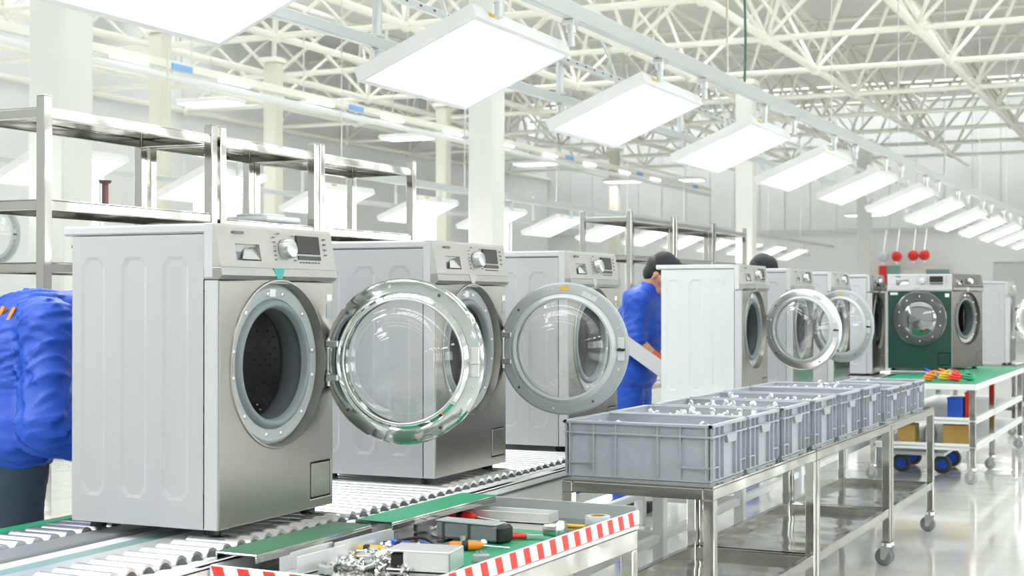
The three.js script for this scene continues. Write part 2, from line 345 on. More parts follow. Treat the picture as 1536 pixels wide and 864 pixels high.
// second line's lights
const lampB = []; for (let k = 0; k < 14; k++) lampB.push(9.0 + 2.55 * k);
lampB.forEach(a => { const g = panelLight('white panel light on the grey frame over the second washer line', 'panel lights over the second washer line'); g.position.set(-10.3, 2.684, -a); });
{
  const b1 = lightRail('lighting_rail', 'grey steel tube above the panel lights of the second line', -9.95, 3.0, 0.06, 0.1, -2, -46, 0, 'rail');
  const b2 = lightRail('lighting_rail', 'lower grey steel tube beside the lights of the second line', -10.7, 2.76, 0.05, 0.06, -2, -46, 0, 'rail');
  lampB.forEach(a => { mesh('drop_tube', rod(V(0, 0, -(a - 2)), V(0, -0.16, -(a - 2)), 0.022, 8), M.galv, b1); mesh('upright_post', rod(V(0, 0.03, -(a - 2)), V(0, 0.5, -(a - 2)), 0.024, 8), M.galv, b2); });
  for (let k = 0; k < 12; k++) mesh('suspension_rod', rod(V(0, 0.1, -k * 3.6), V(0, 3.4, -k * 3.6), 0.008, 5), M.zinc, b1);
}
// lights of the aisle line that stands behind the camera's right shoulder
for (let k = 0; k < 8; k++) { const g = panelLight('white panel light over the open aisle floor', 'panel lights over the open aisle'); g.position.set(3.4, 3.3, 6 - 3.2 * k); g.rotation.z = 0; }
{ const r = lightRail('lighting_rail', 'grey steel tube carrying the panel lights of the open aisle', 3.4, 3.45, 0.06, 0.1, 7, -24, 0, 'rail'); for (let k = 0; k < 8; k++) mesh('drop_tube', rod(V(0, 0, -1 - 3.2 * k), V(0, -0.09, -1 - 3.2 * k), 0.022, 8), M.galv, r); for (let k = 0; k < 8; k++) mesh('suspension_rod', rod(V(0, 0.1, -1 - 3.6 * k), V(0, 3.0, -1 - 3.6 * k), 0.008, 5), M.zinc, r); }
// high lights over the far bay
[[-17.3, -23.6], [-16.8, -30.7], [-16.7, -38.1], [-16.6, -45], [-14.6, -45.3], [-9.8, -50], [-6.5, -53]].forEach(([x, z], i) => {
  const g = thing('high_bay_light', 'flat bright lamp hanging high over the far bay', 'high bay lamp', [x, 5.2 - (i > 4 ? 1.0 : 0), z], 0, 'flat lamps over the far bay');
  mesh('housing', bb(-0.6, 0.6, 0.03, 0.11, -0.35, 0.35, 0.02), M.housing, g);
  mesh('diffuser', bb(-0.56, 0.56, 0.01, 0.03, -0.31, 0.31), M.glow, g);
  mesh('hanger', rod(V(0, 0.1, 0), V(0, i > 4 ? 5.02 : 4.02, 0), 0.01, 6), M.zinc, g);
  const l = new THREE.RectAreaLight(0xffffff, LAMP, 1.12, 0.62); l.position.y = 0.006; l.rotation.x = -Math.PI / 2; l.castShadow = true; g.add(l);
});
// trunking with tube lamps on the next bay
{
  const t = thing('cable_tray', 'long white cable tray with tube lamps across the far bay', 'cable tray', [-14, 4.9, -8]);
  mesh('tray', bb(-0.08, 0.08, 0, 0.12, 0, -38, 0.005), M.truss, t);
  mesh('pipe', rod(V(0.02, -0.12, 0), V(0.02, -0.12, -38), 0.06, 10), M.paintWhite, t);
  for (let k = 0; k < 10; k++) mesh('tube_lamp', rod(V(0.1, -0.02, -8.6 - k * 2.6), V(0.1, -0.02, -9.4 - k * 2.6), 0.03, 10), M.glow, t);
  for (let k = 0; k < 6; k++) mesh('blue_band', bb(0.08, 0.1, -0.02, 0.08, -10.0 - k * 5.2, -10.5 - k * 5.2), M.skyBlue, t);
  for (let k = 0; k < 12; k++) mesh('suspension_rod', rod(V(0, 0.1, -1 - k * 3.2), V(0, 1.4, -1 - k * 3.2), 0.012, 5), M.zinc, t);
}
// ---------- washing machines ----------
// local axes: front face in the plane x = 0 looking to +x, near side in the plane z = 0, width runs to -z, y = 0 under the feet
const WW = 0.6, WD = 0.51, WB = 0.02, WH = 0.865, CON = 0.71;
function slot(cz, w, y0, y1, c, off) { // outline of an octagonal pressed slot in side coordinates (u along x, v up)
  const a = w / 2 - off, p = []; y0 += off; y1 -= off;
  return [[-a, y0 + c], [-a + c * 0.8, y0], [a - c * 0.8, y0], [a, y0 + c], [a, y1 - c], [a - c * 0.8, y1], [-a + c * 0.8, y1], [-a, y1 - c]].map(([u, v]) => [u + cz, v]);
}
function pressedPanel(x0, x1, y0, y1, slots, depth) { // flat sheet facing +z with pressed-in slots
  const sh = new THREE.Shape([[x0, y0], [x1, y0], [x1, y1], [x0, y1]].map(p => new THREE.Vector2(...p)));
  const out = [], tri = [];
  for (const s of slots) {
    const o = slot(...s, 0), i = slot(...s, 0.010);
    sh.holes.push(new THREE.Path(o.map(p => new THREE.Vector2(...p))));
    out.push(new THREE.ShapeGeometry(new THREE.Shape(i.map(p => new THREE.Vector2(...p)))).translate(0, 0, -depth));
    for (let k = 0; k < 8; k++) { const l = (k + 1) % 8, A = [...o[k], 0], B = [...o[l], 0], C = [...i[l], -depth], D = [...i[k], -depth]; tri.push(...A, ...B, ...C, ...A, ...C, ...D); }
  }
  const g = new THREE.BufferGeometry(); g.setAttribute('position', new THREE.Float32BufferAttribute(tri, 3)); g.computeVertexNormals();
  return [new THREE.ShapeGeometry(sh), ...out, g].map(clean);
}
const slotsFor = () => [[-0.435, 0.085, 0.095, 0.775, 0.024], [-0.29, 0.09, 0.095, 0.775, 0.024], [-0.145, 0.09, 0.095, 0.775, 0.024]];
const WG = {}; // geometries shared between machines
function once(key, fn) { if (!WG[key]) { WG[key] = geo(fn()); WG[key].userData.done = true; } return WG[key]; }
const HC = [0.466, -0.30]; // porthole centre (y, z)
const at = (g, dx = 0) => (Array.isArray(g) ? g : [g]).map(q => q.translate(dx, HC[0], HC[1]));
function holePlate(r, t, inset) {
  const s = new THREE.Shape([[-WW + 0.004, WB], [-0.004, WB], [-0.004, CON - 0.002], [-WW + 0.004, CON - 0.002]].map(p => new THREE.Vector2(...p)));
  s.holes.push(new THREE.Path().absarc(HC[1], HC[0], r, 0, Math.PI * 2, true));
  s.holes.push(new THREE.Path([[-0.582, 0.05], [-0.582, 0.16], [-0.468, 0.16], [-0.468, 0.05]].map(p => new THREE.Vector2(...p))));
  return new THREE.ExtrudeGeometry(s, { depth: t, bevelEnabled: true, bevelThickness: 0.004, bevelSize: 0.004, bevelOffset: -0.004, bevelSegments: 3, curveSegments: 48 }).translate(0, 0, 0.004).rotateY(-Math.PI / 2).translate(inset, 0, 0);
}
function washer(label, pos, turn, o = {}) {
  const f = o.front ?? M.frontSteel, side = o.side ?? M.white;
  const w = thing('washing_machine', label, 'washing machine', pos, turn, undefined);
  mesh('cabinet', once('cab', () => [
    ...pressedPanel(-WD, -0.05, WB, 0.835, slotsFor(), 0.0035),
    ...pressedPanel(0.05, WD, WB, 0.835, slotsFor().map(s => [-s[0], ...s.slice(1)]), 0.0035).map(g => g.rotateY(Math.PI).translate(0, 0, -WW)),
    bb(-WD, -WD + 0.004, WB, 0.835, -WW + 0.004, -0.0005), bb(-WD, -0.05, WB, WB + 0.004, -WW + 0.004, -0.004)]), side, w);
  for (const s of [0, 1]) mesh('front_return', once('ret' + s, () => bb(-0.048, -0.004, WB, CON - 0.002, s ? -WW : -0.006, s ? -WW + 0.006 : -0.0003, 0.002)), o.retMat ?? M.lidWhite, w);
  mesh('lid', once('lid', () => [bb(-WD - 0.035, -0.03, 0.837, WH, -WW - 0.002, 0.002, 0.006), bb(-0.05, -0.016, CON + 0.002, WH - 0.001, -WW + 0.001, 0.0015, 0.004)]), o.lidMat ?? M.lidWhite, w);
  mesh('front_panel', once('front', () => [holePlate(0.243, 0.004, 0)]), f, w);
  const lean = (x) => -0.143 * (x - CON - 0.05) + 0.006; // fascia surface x at height
  // console: lean-back fascia with a lower band
  const con = mesh('console', once('con', () => {
    const p = [[-0.05, CON + 0.035], [0.010, CON + 0.035], [0.006, CON + 0.05], [-0.012, WH - 0.008], [-0.018, WH], [-0.05, WH]];
    const a = new Brush(prism(p, -WW - 0.001, 0.001, 0.002)), b = new Brush(bx(0.04, 0.048, 0.12).rotateZ(0.142).translate(lean(CON + 0.078), CON + 0.078, -0.14)); a.updateMatrixWorld(); b.updateMatrixWorld();
    const ev = new Evaluator(); ev.useGroups = false; return ev.evaluate(a, b, SUBTRACTION).geometry;
  }), o.con ?? M.consoleSilver, w);
  mesh('console_band', once('band', () => prism([[-0.05, CON], [0.002, CON], [0.013, CON + 0.012], [0.010, CON + 0.034], [-0.05, CON + 0.034]], -WW - 0.001, 0.001, 0.0015)), o.band ?? M.consoleBand, w);
  mesh('band_notch', once('notch', () => prism([[-0.03, 0.035], [0.03, 0.035], [0.012, 0.004], [-0.012, 0.004]], 0, 0.003).rotateY(Math.PI / 2).rotateZ(0.08).translate(0.0115, CON, -0.28)), o.sticker ? M.teal : M.consoleSilver, w);
  const y1 = CON + 0.085;
  const on = (g, y, z) => g.rotateZ(0.142).translate(lean(y), y, z);
  const dr = sub('detergent_drawer', w);
  mesh('grip_pocket', once('grip', () => on(bx(0.003, 0.047, 0.119, -0.019, 0, 0), CON + 0.078, -0.14)), M.midGrey, dr);
  mesh('grip_lip', once('griplip', () => [on(prism([[0.0, 0.012], [0.058, 0.022], [0.058, -0.022], [-0.03, -0.022]], 0, 0.004).rotateX(-0.35).rotateY(Math.PI / 2).translate(-0.013, 0, 0), CON + 0.078, -0.14)]), M.knob, dr);
  mesh('control_knob', once('knob', () => { const g = latheX([[0, 0.03], [0.024, 0.03], [0.0275, 0.027], [0.031, 0.0]], 32); return on(g, CON + 0.09, -0.325); }), M.knob, w);
  const dis = mesh('display', once('disp', () => [on(bx(0.004, 0.055, 0.125, 0, 0, 0, 0.001), CON + 0.108, -0.455)]), M.screen, w);
  mesh('status_strip', once('strip', () => [on(bx(0.0045, 0.012, 0.125, 0, 0, 0, 0.001), CON + 0.069, -0.455)]), M.darkGrey, dis);
  mesh('printed_marks', once('marks', () => {
    const q = [];
    for (let i = 0; i < 7; i++) { q.push(on(bx(0.0022, 0.003, 0.012, 0.001), CON + 0.06 + i * 0.012, -0.375)); if (i < 6) q.push(on(bx(0.0022, 0.003, 0.009, 0.001), CON + 0.06 + i * 0.013, -0.275)); }
    for (let i = 0; i < 4; i++) q.push(on(bx(0.0022, 0.005, 0.014, 0.001), CON + 0.08 + i * 0.016, -0.548));
    for (let i = 0; i < 7; i++) q.push(on(bx(0.0022, 0.004, 0.010, 0.001), CON + 0.055, -0.405 - i * 0.0165));
    q.push(on(bx(0.0022, 0.004, 0.012, 0.001), CON + 0.137, -0.30), on(bx(0.0022, 0.007, 0.05, 0.001), CON + 0.133, -0.10));
    return q;
  }), M.print, w).userData.kind = 'stuff';
  // porthole
  const ringM = o.ring ?? M.greyPlastic;
  const frame = mesh('porthole_frame', once('pf', () => at(crease(latheX([[0.2345, -0.026], [0.228, -0.020], [0.224, -0.018], [0.192, -0.022], [0.186, -0.03], [0.184, -0.05]], 72)))), ringM, w);
  mesh('trim_ring', once('pt', () => at(crease(latheX([[0.2485, -0.001], [0.2465, 0.004], [0.2415, 0.0045], [0.238, -0.010], [0.234, -0.026]], 72)))), o.trim ?? M.frontSteel, w);
  mesh('gasket', once('gk', () => at([latheX([[0.19, -0.024], [0.184, -0.012], [0.174, -0.008], [0.166, -0.014], [0.162, -0.03]], 64)])), M.rubber, w);
  mesh('gasket_throat', once('gt', () => at([latheX([[0.163, -0.028], [0.166, -0.05], [0.158, -0.058], [0.163, -0.075], [0.157, -0.09], [0.17, -0.11], [0.245, -0.118]], 64)])), M.rubberDark, w);
  if (!o.plain) {
    const drum = mesh('drum', once('dr', () => at([latheX([[0.168, -0.105], [0.242, -0.118], [0.246, -0.15], [0.246, -0.42], [0.22, -0.44], [0.05, -0.43], [0, -0.43]], 64)])), M.drum, w);
    mesh('drum_holes', once('dh', () => { const q = []; for (let i = 0; i < 42; i++) for (let j = 0; j < 13; j++) { if (i % 14 < 2) continue; const a = (i + (j % 2) * 0.5) / 42 * Math.PI * 2; q.push(new THREE.OctahedronGeometry(0.0048, 0).translate(0, -0.2445, 0).rotateX(a).translate(-0.16 - j * 0.019, 0, 0)); }
      for (let i = 0; i < 26; i++) for (let j = 0; j < 5; j++) { const a = i / 26 * Math.PI * 2; q.push(new THREE.OctahedronGeometry(0.0035, 0).translate(-0.428, 0, 0.08 + j * 0.022).rotateX(a)); } return at(q); }), M.drumHole, drum).userData.kind = 'stuff';
    for (let k = 0; k < 3; k++) mesh('drum_paddle', once('pad' + k, () => at([prism([[-0.035, 0], [0.035, 0], [0.016, 0.05], [-0.016, 0.05]], 0, 0.24, 0.006).rotateY(-Math.PI / 2).translate(-0.14, -0.247, 0).rotateX(0.6 + k * 2.094)])), M.drum, drum);
  }
  // screws and clips around the frame
  for (let k = 0; k < 12; k++) { const a = 0.2 + k * Math.PI / 6 + (k % 3) * 0.08; const s = mesh('clip', once('clip', () => latheX([[0, 0.004], [0.005, 0.004], [0.007, 0]], 10)), M.zinc, frame); s.position.set(-0.019, HC[0] + Math.sin(a) * 0.208, HC[1] + Math.cos(a) * 0.208); }
  mesh('frame_label', once('flab', () => bx(0.002, 0.022, 0.03, -0.0185, HC[0] + 0.208, HC[1] + 0.01)), M.tapeWhite, frame);
  mesh('door_lock', once('lock', () => bx(0.004, 0.05, 0.014, -0.019, HC[0] + 0.005, HC[1] + 0.216)), M.darkGrey, frame);
  // service flap, feet, stickers
  mesh('service_flap', once('flap', () => [bx(0.006, 0.101, 0.105, -0.003, 0.105, -0.525, 0.0015)]), f, w);
  mesh('filter_pocket', once('flapg', () => [bb(-0.05, -0.046, 0.045, 0.165, -0.587, -0.463), bb(-0.046, -0.012, 0.045, 0.049, -0.587, -0.463), bb(-0.046, -0.012, 0.161, 0.165, -0.587, -0.463), bb(-0.046, -0.012, 0.045, 0.165, -0.587, -0.583), bb(-0.046, -0.012, 0.045, 0.165, -0.467, -0.463)]), M.midGrey, w);
  if (o.sticker !== undefined) { mesh('white_sticker', once('wst', () => bx(0.001, 0.02, 0.03, 0.0006, 0.66, -0.572)), M.tapeWhite, w); mesh('grey_sticker', once('gst', () => bx(0.001, 0.045, 0.03, 0.0006, 0.618, -0.572)), M.greyPlastic, w); }
  for (const fx of [-0.06, -WD + 0.05]) for (const fz of [-0.055, -WW + 0.055]) mesh('foot', once('foot', () => [new THREE.CylinderGeometry(0.022, 0.024, 0.014, 16).translate(0, 0.007, 0), new THREE.CylinderGeometry(0.01, 0.01, 0.014, 8).translate(0, 0.018, 0)]), M.black, w).position.set(fx, 0, fz);
  if (o.side !== M.frontSteelDark) mesh('hose_hook', once('hook', () => prism([[0, 0], [-0.03, 0.004], [-0.03, 0.012], [0, 0.016]], 0, 0.03).translate(-WD, 0.80, -0.06)), M.brown, w);
  if (o.door) door(w, o.door, o.angle ?? 0);
  return w;
}
// the door hangs on the far side of the porthole; local to the door: hinge axis at the origin, disc centre at +x, inner face looks to +z
function door(w, kind, ang) {
  const hx = 0.006, hz = -0.562, R = 0.253, cx = R - 0.012;
  const d = sub('door', w, [hx, HC[0], hz]); d.rotation.y = ang;
  const face = (prof, seg = 80) => new THREE.LatheGeometry(prof.map(([r, z]) => new THREE.Vector2(Math.max(r, 1e-4), z)), seg).rotateX(Math.PI / 2).translate(cx, 0, 0);
  const cface = (p, s) => crease(face(p, s));
  const chrome = kind === 'chrome', outM = chrome ? M.chrome : kind === 'satin' ? M.zinc : M.greyPlastic, inM = chrome ? M.chromeInner : M.palePlastic;
  mesh('door_ring', once('doorring' + kind, () => chrome
    ? cface([[0.19, -0.03], [R - 0.01, -0.03], [R, -0.024], [R + 0.001, 0.0], [R - 0.006, 0.008], [0.246, 0.0085], [0.213, 0.0125]])
    : cface([[0.19, -0.03], [R - 0.01, -0.03], [R, -0.024], [R + 0.001, 0.0], [R - 0.006, 0.007], [0.232, 0.01], [0.213, 0.012]])), outM, d);
  mesh('inner_ring', once('inring' + kind, () => chrome ? cface([[0.213, 0.0125], [0.211, 0.006], [0.197, 0.0155], [0.192, 0.0155], [0.191, 0.0]]) : cface([[0.213, 0.012], [0.2115, 0.009], [0.208, 0.012], [0.196, 0.024], [0.192, 0.023], [0.190, 0.004]])), inM, d);
  mesh('outer_trim', once('outtrim', () => cface([[0.191, -0.03], [0.193, -0.04], [0.205, -0.045], [R - 0.012, -0.036], [R - 0.01, -0.03]])), chrome ? M.knob : M.palePlastic, d);
  const bowl = mesh('glass_bowl', once('bowl', () => face([[0.190, -0.012], [0.190, 0.010], [0.184, 0.022], [0.170, 0.034], [0.156, 0.052], [0.146, 0.078], [0.130, 0.094], [0.08, 0.102], [0, 0.104]], 96)), M.glass, d);
  mesh('bowl_step', once('bowlstep', () => face([[0.1885, -0.010], [0.172, 0.006], [0.152, 0.03], [0.128, 0.062], [0.112, 0.078], [0.07, 0.086], [0, 0.088]], 96)), M.glass, bowl);
  mesh('bowl_rim', once('bowlrim', () => new THREE.TorusGeometry(0.1905, 0.0035, 10, 80).translate(cx, 0, 0.016)), chrome ? M.zinc : M.palePlastic, d);
  for (let k = 0; k < 9; k++) { const a = 0.35 + k * 0.7; if (Math.cos(a) < -0.93) continue; const s = mesh('screw', once('dscrew', () => [new THREE.CylinderGeometry(0.0045, 0.0055, 0.003, 12).rotateX(Math.PI / 2), new THREE.CylinderGeometry(0.0022, 0.0022, 0.0036, 6).rotateX(Math.PI / 2)]), k % 2 ? M.darkGrey : M.zinc, d); s.position.set(cx + Math.cos(a) * 0.231, Math.sin(a) * 0.231, chrome ? 0.0125 : 0.0105); }
  const la = mesh('latch_plate', once('latch', () => bx(0.026, 0.09, 0.006, cx + 0.228, 0, 0.012, 0.002)), chrome ? M.zinc : M.palePlastic, d);
  mesh('latch_hook', once('lhook', () => [bx(0.03, 0.01, 0.016, cx + 0.229, -0.002, 0.014, 0.002), bx(0.006, 0.008, 0.01, cx + 0.223, 0.002, 0.012)]), chrome ? M.zinc : M.black, d);
  if (!chrome) mesh('yellow_label', once('ylab', () => [bx(0.034, 0.014, 0.002, cx + 0.005, 0.231, 0.0115)]), kind === 'grey' ? M.yellow : M.tapeWhite, d);
  if (!chrome) mesh('embossed_label', once('elab', () => bx(0.06, 0.018, 0.0015, 0, 0, 0).rotateZ(-0.45).translate(cx + 0.105, 0.2, 0.0115)), M.palePlastic, d);
  for (const s of [-1, 1]) mesh('hinge_knuckle', once('knuck' + s, () => [bx(0.04, 0.02, 0.012, 0.016, s * 0.052, 0.016, 0.003), rod(V(0, s * 0.052 - 0.014, 0.004), V(0, s * 0.052 + 0.014, 0.004), 0.009, 12), bx(0.012, 0.018, 0.02, -0.004, s * 0.052, -0.004, 0.002)]), M.zinc, d);
  mesh('hinge_bar', once('hbar', () => rod(V(0, -0.078, 0.004), V(0, 0.07, 0.004), 0.006, 10)), M.zinc, d);
}
const CT = 0.744;                                                    // height of the roller tops
washer('silver-fronted washing machine with open chrome-ringed door, teal tag on its band', [-2.40, CT, -3.31], 0, { door: 'chrome', angle: 0.2, sticker: true });
washer('silver-fronted washing machine with open matt grey door bearing a yellow label', [-2.40, CT, -4.59], 0, { door: 'grey', angle: 0.12, sticker: false });
washer('silver-fronted washing machine standing beside the first worker in blue, door hidden by its neighbour', [-2.40, CT, -5.83], 0, { sticker: false });
washer('glossy white-sided washing machine standing behind the tilted grey box of the worker', [-2.40, CT, -8.56], 0, { door: 'satin', angle: -0.2, plain: true, side: M.glossWhite, lidMat: M.glossWhite });
washer('silver-fronted washing machine next after the glossy white-sided one, its door swung wide', [-2.40, CT, -9.83], 0, { front: M.frontSteelDark, door: 'grey', angle: -0.4, plain: true });
washer('washing machine with steel console before the dark-fronted one', [-2.40, CT, -11.10], 0, { front: M.frontSteelDark, plain: true });
washer('dark steel-fronted washing machine at the conveyor end beside the green one', [-2.40, CT, -12.62], 0, { front: M.frontSteelDark, ring: M.darkGrey, con: M.frontSteelDark, band: M.frontSteelDark, plain: true, side: M.lidWhite });
{ // green machine: porthole closed with a dark door
  const g = washer('dark green fronted washing machine with closed smoked glass door', [-2.29, 0.79, -12.72], -Math.PI / 2 + 0.16, { front: M.frontGreen, con: M.lidWhite, band: M.lidWhite, ring: M.darkGrey, trim: M.smoke, plain: true });
  g.scale.set(0.95, 0.95, 0.88);
  const fd = (prof, seg = 72) => at(latheX(prof, seg));
  const d = sub('door', g);
  mesh('door_ring', fd([[0.255, 0.0], [0.252, 0.018], [0.235, 0.03], [0.165, 0.036], [0.155, 0.028], [0.152, 0.015]]), M.smoke, d);
  mesh('door_glass', fd([[0.156, 0.026], [0.13, 0.036], [0.08, 0.044], [0, 0.047]]), M.darkChrome, d);
  for (let k = 0; k < 10; k++) { const a = 0.3 + k * 0.63; mesh('clip', once('clip', () => latheX([[0, 0.004], [0.005, 0.004], [0.007, 0]], 10)), M.zinc, d).position.set(0.034, HC[0] + Math.sin(a) * 0.2, HC[1] + Math.cos(a) * 0.2); }
  mesh('brand_label', bx(0.002, 0.022, 0.07, 0.001, 0.69, -0.06), M.tapeWhite, g); mesh('white_sticker', bx(0.002, 0.032, 0.04, 0.001, 0.675, -0.555), M.tapeWhite, g);
}
washer('dark stainless washing machine standing behind the green one', [-1.87, 0.76, -13.55], -0.33, { front: M.steelBrown, con: M.steelBrown, band: M.steelBrown, ring: M.steelBrown, trim: M.steelBrown, retMat: M.chrome, side: M.frontSteelDark, plain: true });
washer('white washing machine with half open glass door on a far cart', [-1.62, 0.72, -15.9], 0, { door: 'chrome', angle: 0.7, plain: true, front: M.frontSteelDark });
washer('white washing machine on the high stand of the second line', [-9.4, 1.48, -8.9], 0, { door: 'grey', angle: 0, plain: true });
// ---------- roller conveyor ----------
{
  const c = thing('roller_conveyor', 'aluminium roller conveyor with pale rails carrying the row of washers', 'conveyor', [0, 0, 0]);
  const x0 = -3.02, x1 = -2.335, z0 = -1.9, z1 = -13.5, r = 0.027, p = 0.0655;
  const full = once('rollfull', () => [rod(V(x0, 0, 0), V(x1, 0, 0), r, 14)]), tip = once('rolltip', () => [rod(V(x1, 0, 0), V(x1 + 0.014, 0, 0), r * 0.72, 12, r * 0.35)]);
  const rs = once('rollr', () => rod(V(x1 - 0.17, 0, 0), V(x1, 0, 0), r, 14)), ls = once('rolll', () => rod(V(x0, 0, 0), V(x0 + 0.15, 0, 0), r, 14));
  for (let z = z0 - 0.05; z > z1; z -= p) {
    const y = CT - r;
    const transfer = z > -3.55;
    if (transfer) { mesh('roller', rs, M.roller, c).position.set(0, y, z); mesh('roller', ls, M.roller, c).position.set(0, y, z); }
    else mesh('roller', full, M.roller, c).position.set(0, y, z);
    mesh('roller_bearing', tip, M.darkGrey, c).position.set(0.001, y - 0.002, z);
  }
  // centre channel of the transfer section
  mesh('guide_slat', bb(-2.75, -2.69, CT - 0.06, CT - 0.022, z0, -3.6, 0.004), M.paintWhite, c);
  mesh('drive_belt', bb(-2.865, -2.755, CT - 0.05, CT - 0.012, z0, -3.6, 0.004), M.midGrey, c);
  mesh('guide_slat', bb(-2.685, -2.60, CT - 0.05, CT - 0.02, z0, -3.6, 0.004), M.tealDull, c);
  mesh('guide_slat', bb(-2.595, -2.51, CT - 0.045, CT - 0.012, z0, -3.6, 0.004), M.alu, c);
  mesh('chain_guide', bb(-2.62, -2.60, CT - 0.07, CT - 0.052, -3.6, z1), M.tealDull, c);
  // side rails
  mesh('side_rail', [bb(-2.332, -2.312, CT - 0.075, CT - 0.024, z0, z1, 0.003), bb(-2.332, -2.272, CT - 0.04, CT - 0.030, z0, z1, 0.002), bb(-2.30, -2.272, CT - 0.06, CT - 0.03, z0, z1, 0.004), bb(-2.332, -2.29, CT - 0.20, CT - 0.075, z0, z1, 0.004)], M.paintWhite, c);
  mesh('side_rail', [bb(-3.045, -3.022, CT - 0.2, CT - 0.02, z0, z1, 0.003)], M.paintWhite, c);
  mesh('green_edge', bb(-3.095, -3.045, CT - 0.03, CT - 0.004, z0, -5.2, 0.004), M.greenMat, c);
  for (let k = 0; k < 9; k++) mesh('bolt', once('cbolt', () => [latheX([[0, 0.006], [0.012, 0.006], [0.016, 0]], 12)]), M.darkGrey, c).position.set(-2.289, CT - 0.14, -4.6 - k * 0.62);
  mesh('switch_box', bb(-2.289, -2.27, CT - 0.15, CT - 0.12, -5.62, -5.68, 0.004), M.blue, c);
  for (let z = -2.6; z > z1; z -= 1.45) {
    for (const x of [-2.37, -2.99]) { mesh('leg', [bb(x - 0.03, x + 0.03, 0.03, CT - 0.2, z - 0.03, z + 0.03, 0.004), bb(x - 0.045, x + 0.045, 0, 0.03, z - 0.045, z + 0.045, 0.006)], M.paintWhite, c); }
    mesh('cross_beam', bb(-2.96, -2.40, 0.18, 0.24, z - 0.02, z + 0.02, 0.004), M.paintWhite, c);
    mesh('cross_beam', bb(-2.96, -2.40, CT - 0.19, CT - 0.13, z - 0.02, z + 0.02, 0.004), M.paintWhite, c);
  }
  mesh('lower_beam', bb(-2.40, -2.36, 0.19, 0.23, z0, z1, 0.003), M.paintWhite, c); mesh('lower_beam', bb(-3.01, -2.97, 0.19, 0.23, z0, z1, 0.003), M.paintWhite, c);
}
// ---------- steel carts with grey crates ----------
function caster(parent, x, z, y, wheelM) {
  const c = sub('caster', parent, [x, 0, z]);
  mesh('fork', [bx(0.055, 0.006, 0.048, 0, y, 0, 0.002), new THREE.CylinderGeometry(0.022, 0.026, 0.02, 14).translate(0, y - 0.012, 0), prism([[-0.028, y - 0.02], [0.024, y - 0.02], [-0.004, 0.04], [-0.03, 0.04]], -0.022, -0.018), prism([[-0.028, y - 0.02], [0.024, y - 0.02], [-0.004, 0.04], [-0.03, 0.04]], 0.018, 0.022), bb(-0.028, 0.024, y - 0.024, y - 0.02, -0.022, 0.022)].map(g => g), M.zinc, c);
  const w = new THREE.LatheGeometry([[0.012, -0.014], [0.036, -0.014], [0.044, -0.01], [0.046, -0.004], [0.046, 0.004], [0.044, 0.01], [0.036, 0.014], [0.012, 0.014]].map(p => new THREE.Vector2(...p)), 28).rotateX(Math.PI / 2).translate(-0.016, 0.046, 0);
  mesh('wheel', w, wheelM ?? M.midGrey, c);
  mesh('hub', [rod(V(-0.016, 0.046, -0.025), V(-0.016, 0.046, 0.025), 0.014, 14)], M.zinc, c);
}
function cart(label, x, a, L, w = 0.575, H = 0.751, legs = 4) { // near right corner at (x, -a)
  const c = thing('steel_cart', label, 'cart', [x, 0, -a], -0.0262);
  const t = 0.04;
  mesh('top_sheet', bb(-w + 0.004, -0.004, H - 0.008, H - 0.001, -L + 0.004, -0.004, 0.001), M.stainless, c);
  mesh('top_rail', bb(-t, 0, H - 0.048, H - 0.009, -L, 0, 0.003), M.stainless, c); mesh('top_rail', bb(-w, -w + t, H - 0.048, H - 0.009, -L, 0, 0.003), M.stainless, c);
  mesh('end_rail', bb(-w + t, -t, H - 0.048, H - 0.009, -t, 0, 0.003), M.stainless, c); mesh('end_rail', bb(-w + t, -t, H - 0.048, H - 0.009, -L, -L + t, 0.003), M.stainless, c);
  for (const lx of [-t, -w]) for (const lz of [-t, -L]) { mesh('leg', bb(lx, lx + t, 0.125, H - 0.048, lz, lz + t, 0.003), M.stainless, c); caster(c, lx + t / 2, lz + t / 2, 0.122); }
  const s = 0.262;
  mesh('lower_shelf', bb(-w + t * 0.5, -t * 0.5, s, s + 0.004, -L + 0.01, -0.01), M.stainless, c);
  mesh('shelf_rail', bb(-0.034, -0.004, s - 0.005, s + 0.04, -L + t, -t, 0.003), M.stainless, c); mesh('shelf_rail', bb(-w + 0.004, -w + 0.034, s - 0.005, s + 0.04, -L + t, -t, 0.003), M.stainless, c);
  mesh('shelf_end_rail', bb(-w + t, -t, s - 0.005, s + 0.035, -0.034, -0.004, 0.003), M.stainless, c); mesh('shelf_end_rail', bb(-w + t, -t, s - 0.005, s + 0.035, -L + 0.004, -L + 0.034, 0.003), M.stainless, c);
  return c;
}
cart('stainless steel cart under the grey crates standing next to the tool bench', -1.470, 4.885, 1.40);
cart('stainless steel cart under the middle grey crates, between its two neighbours', -1.433, 6.305, 1.53);
cart('stainless steel cart under the smallest grey crates standing next to the green-topped table', -1.392, 7.855, 1.23);
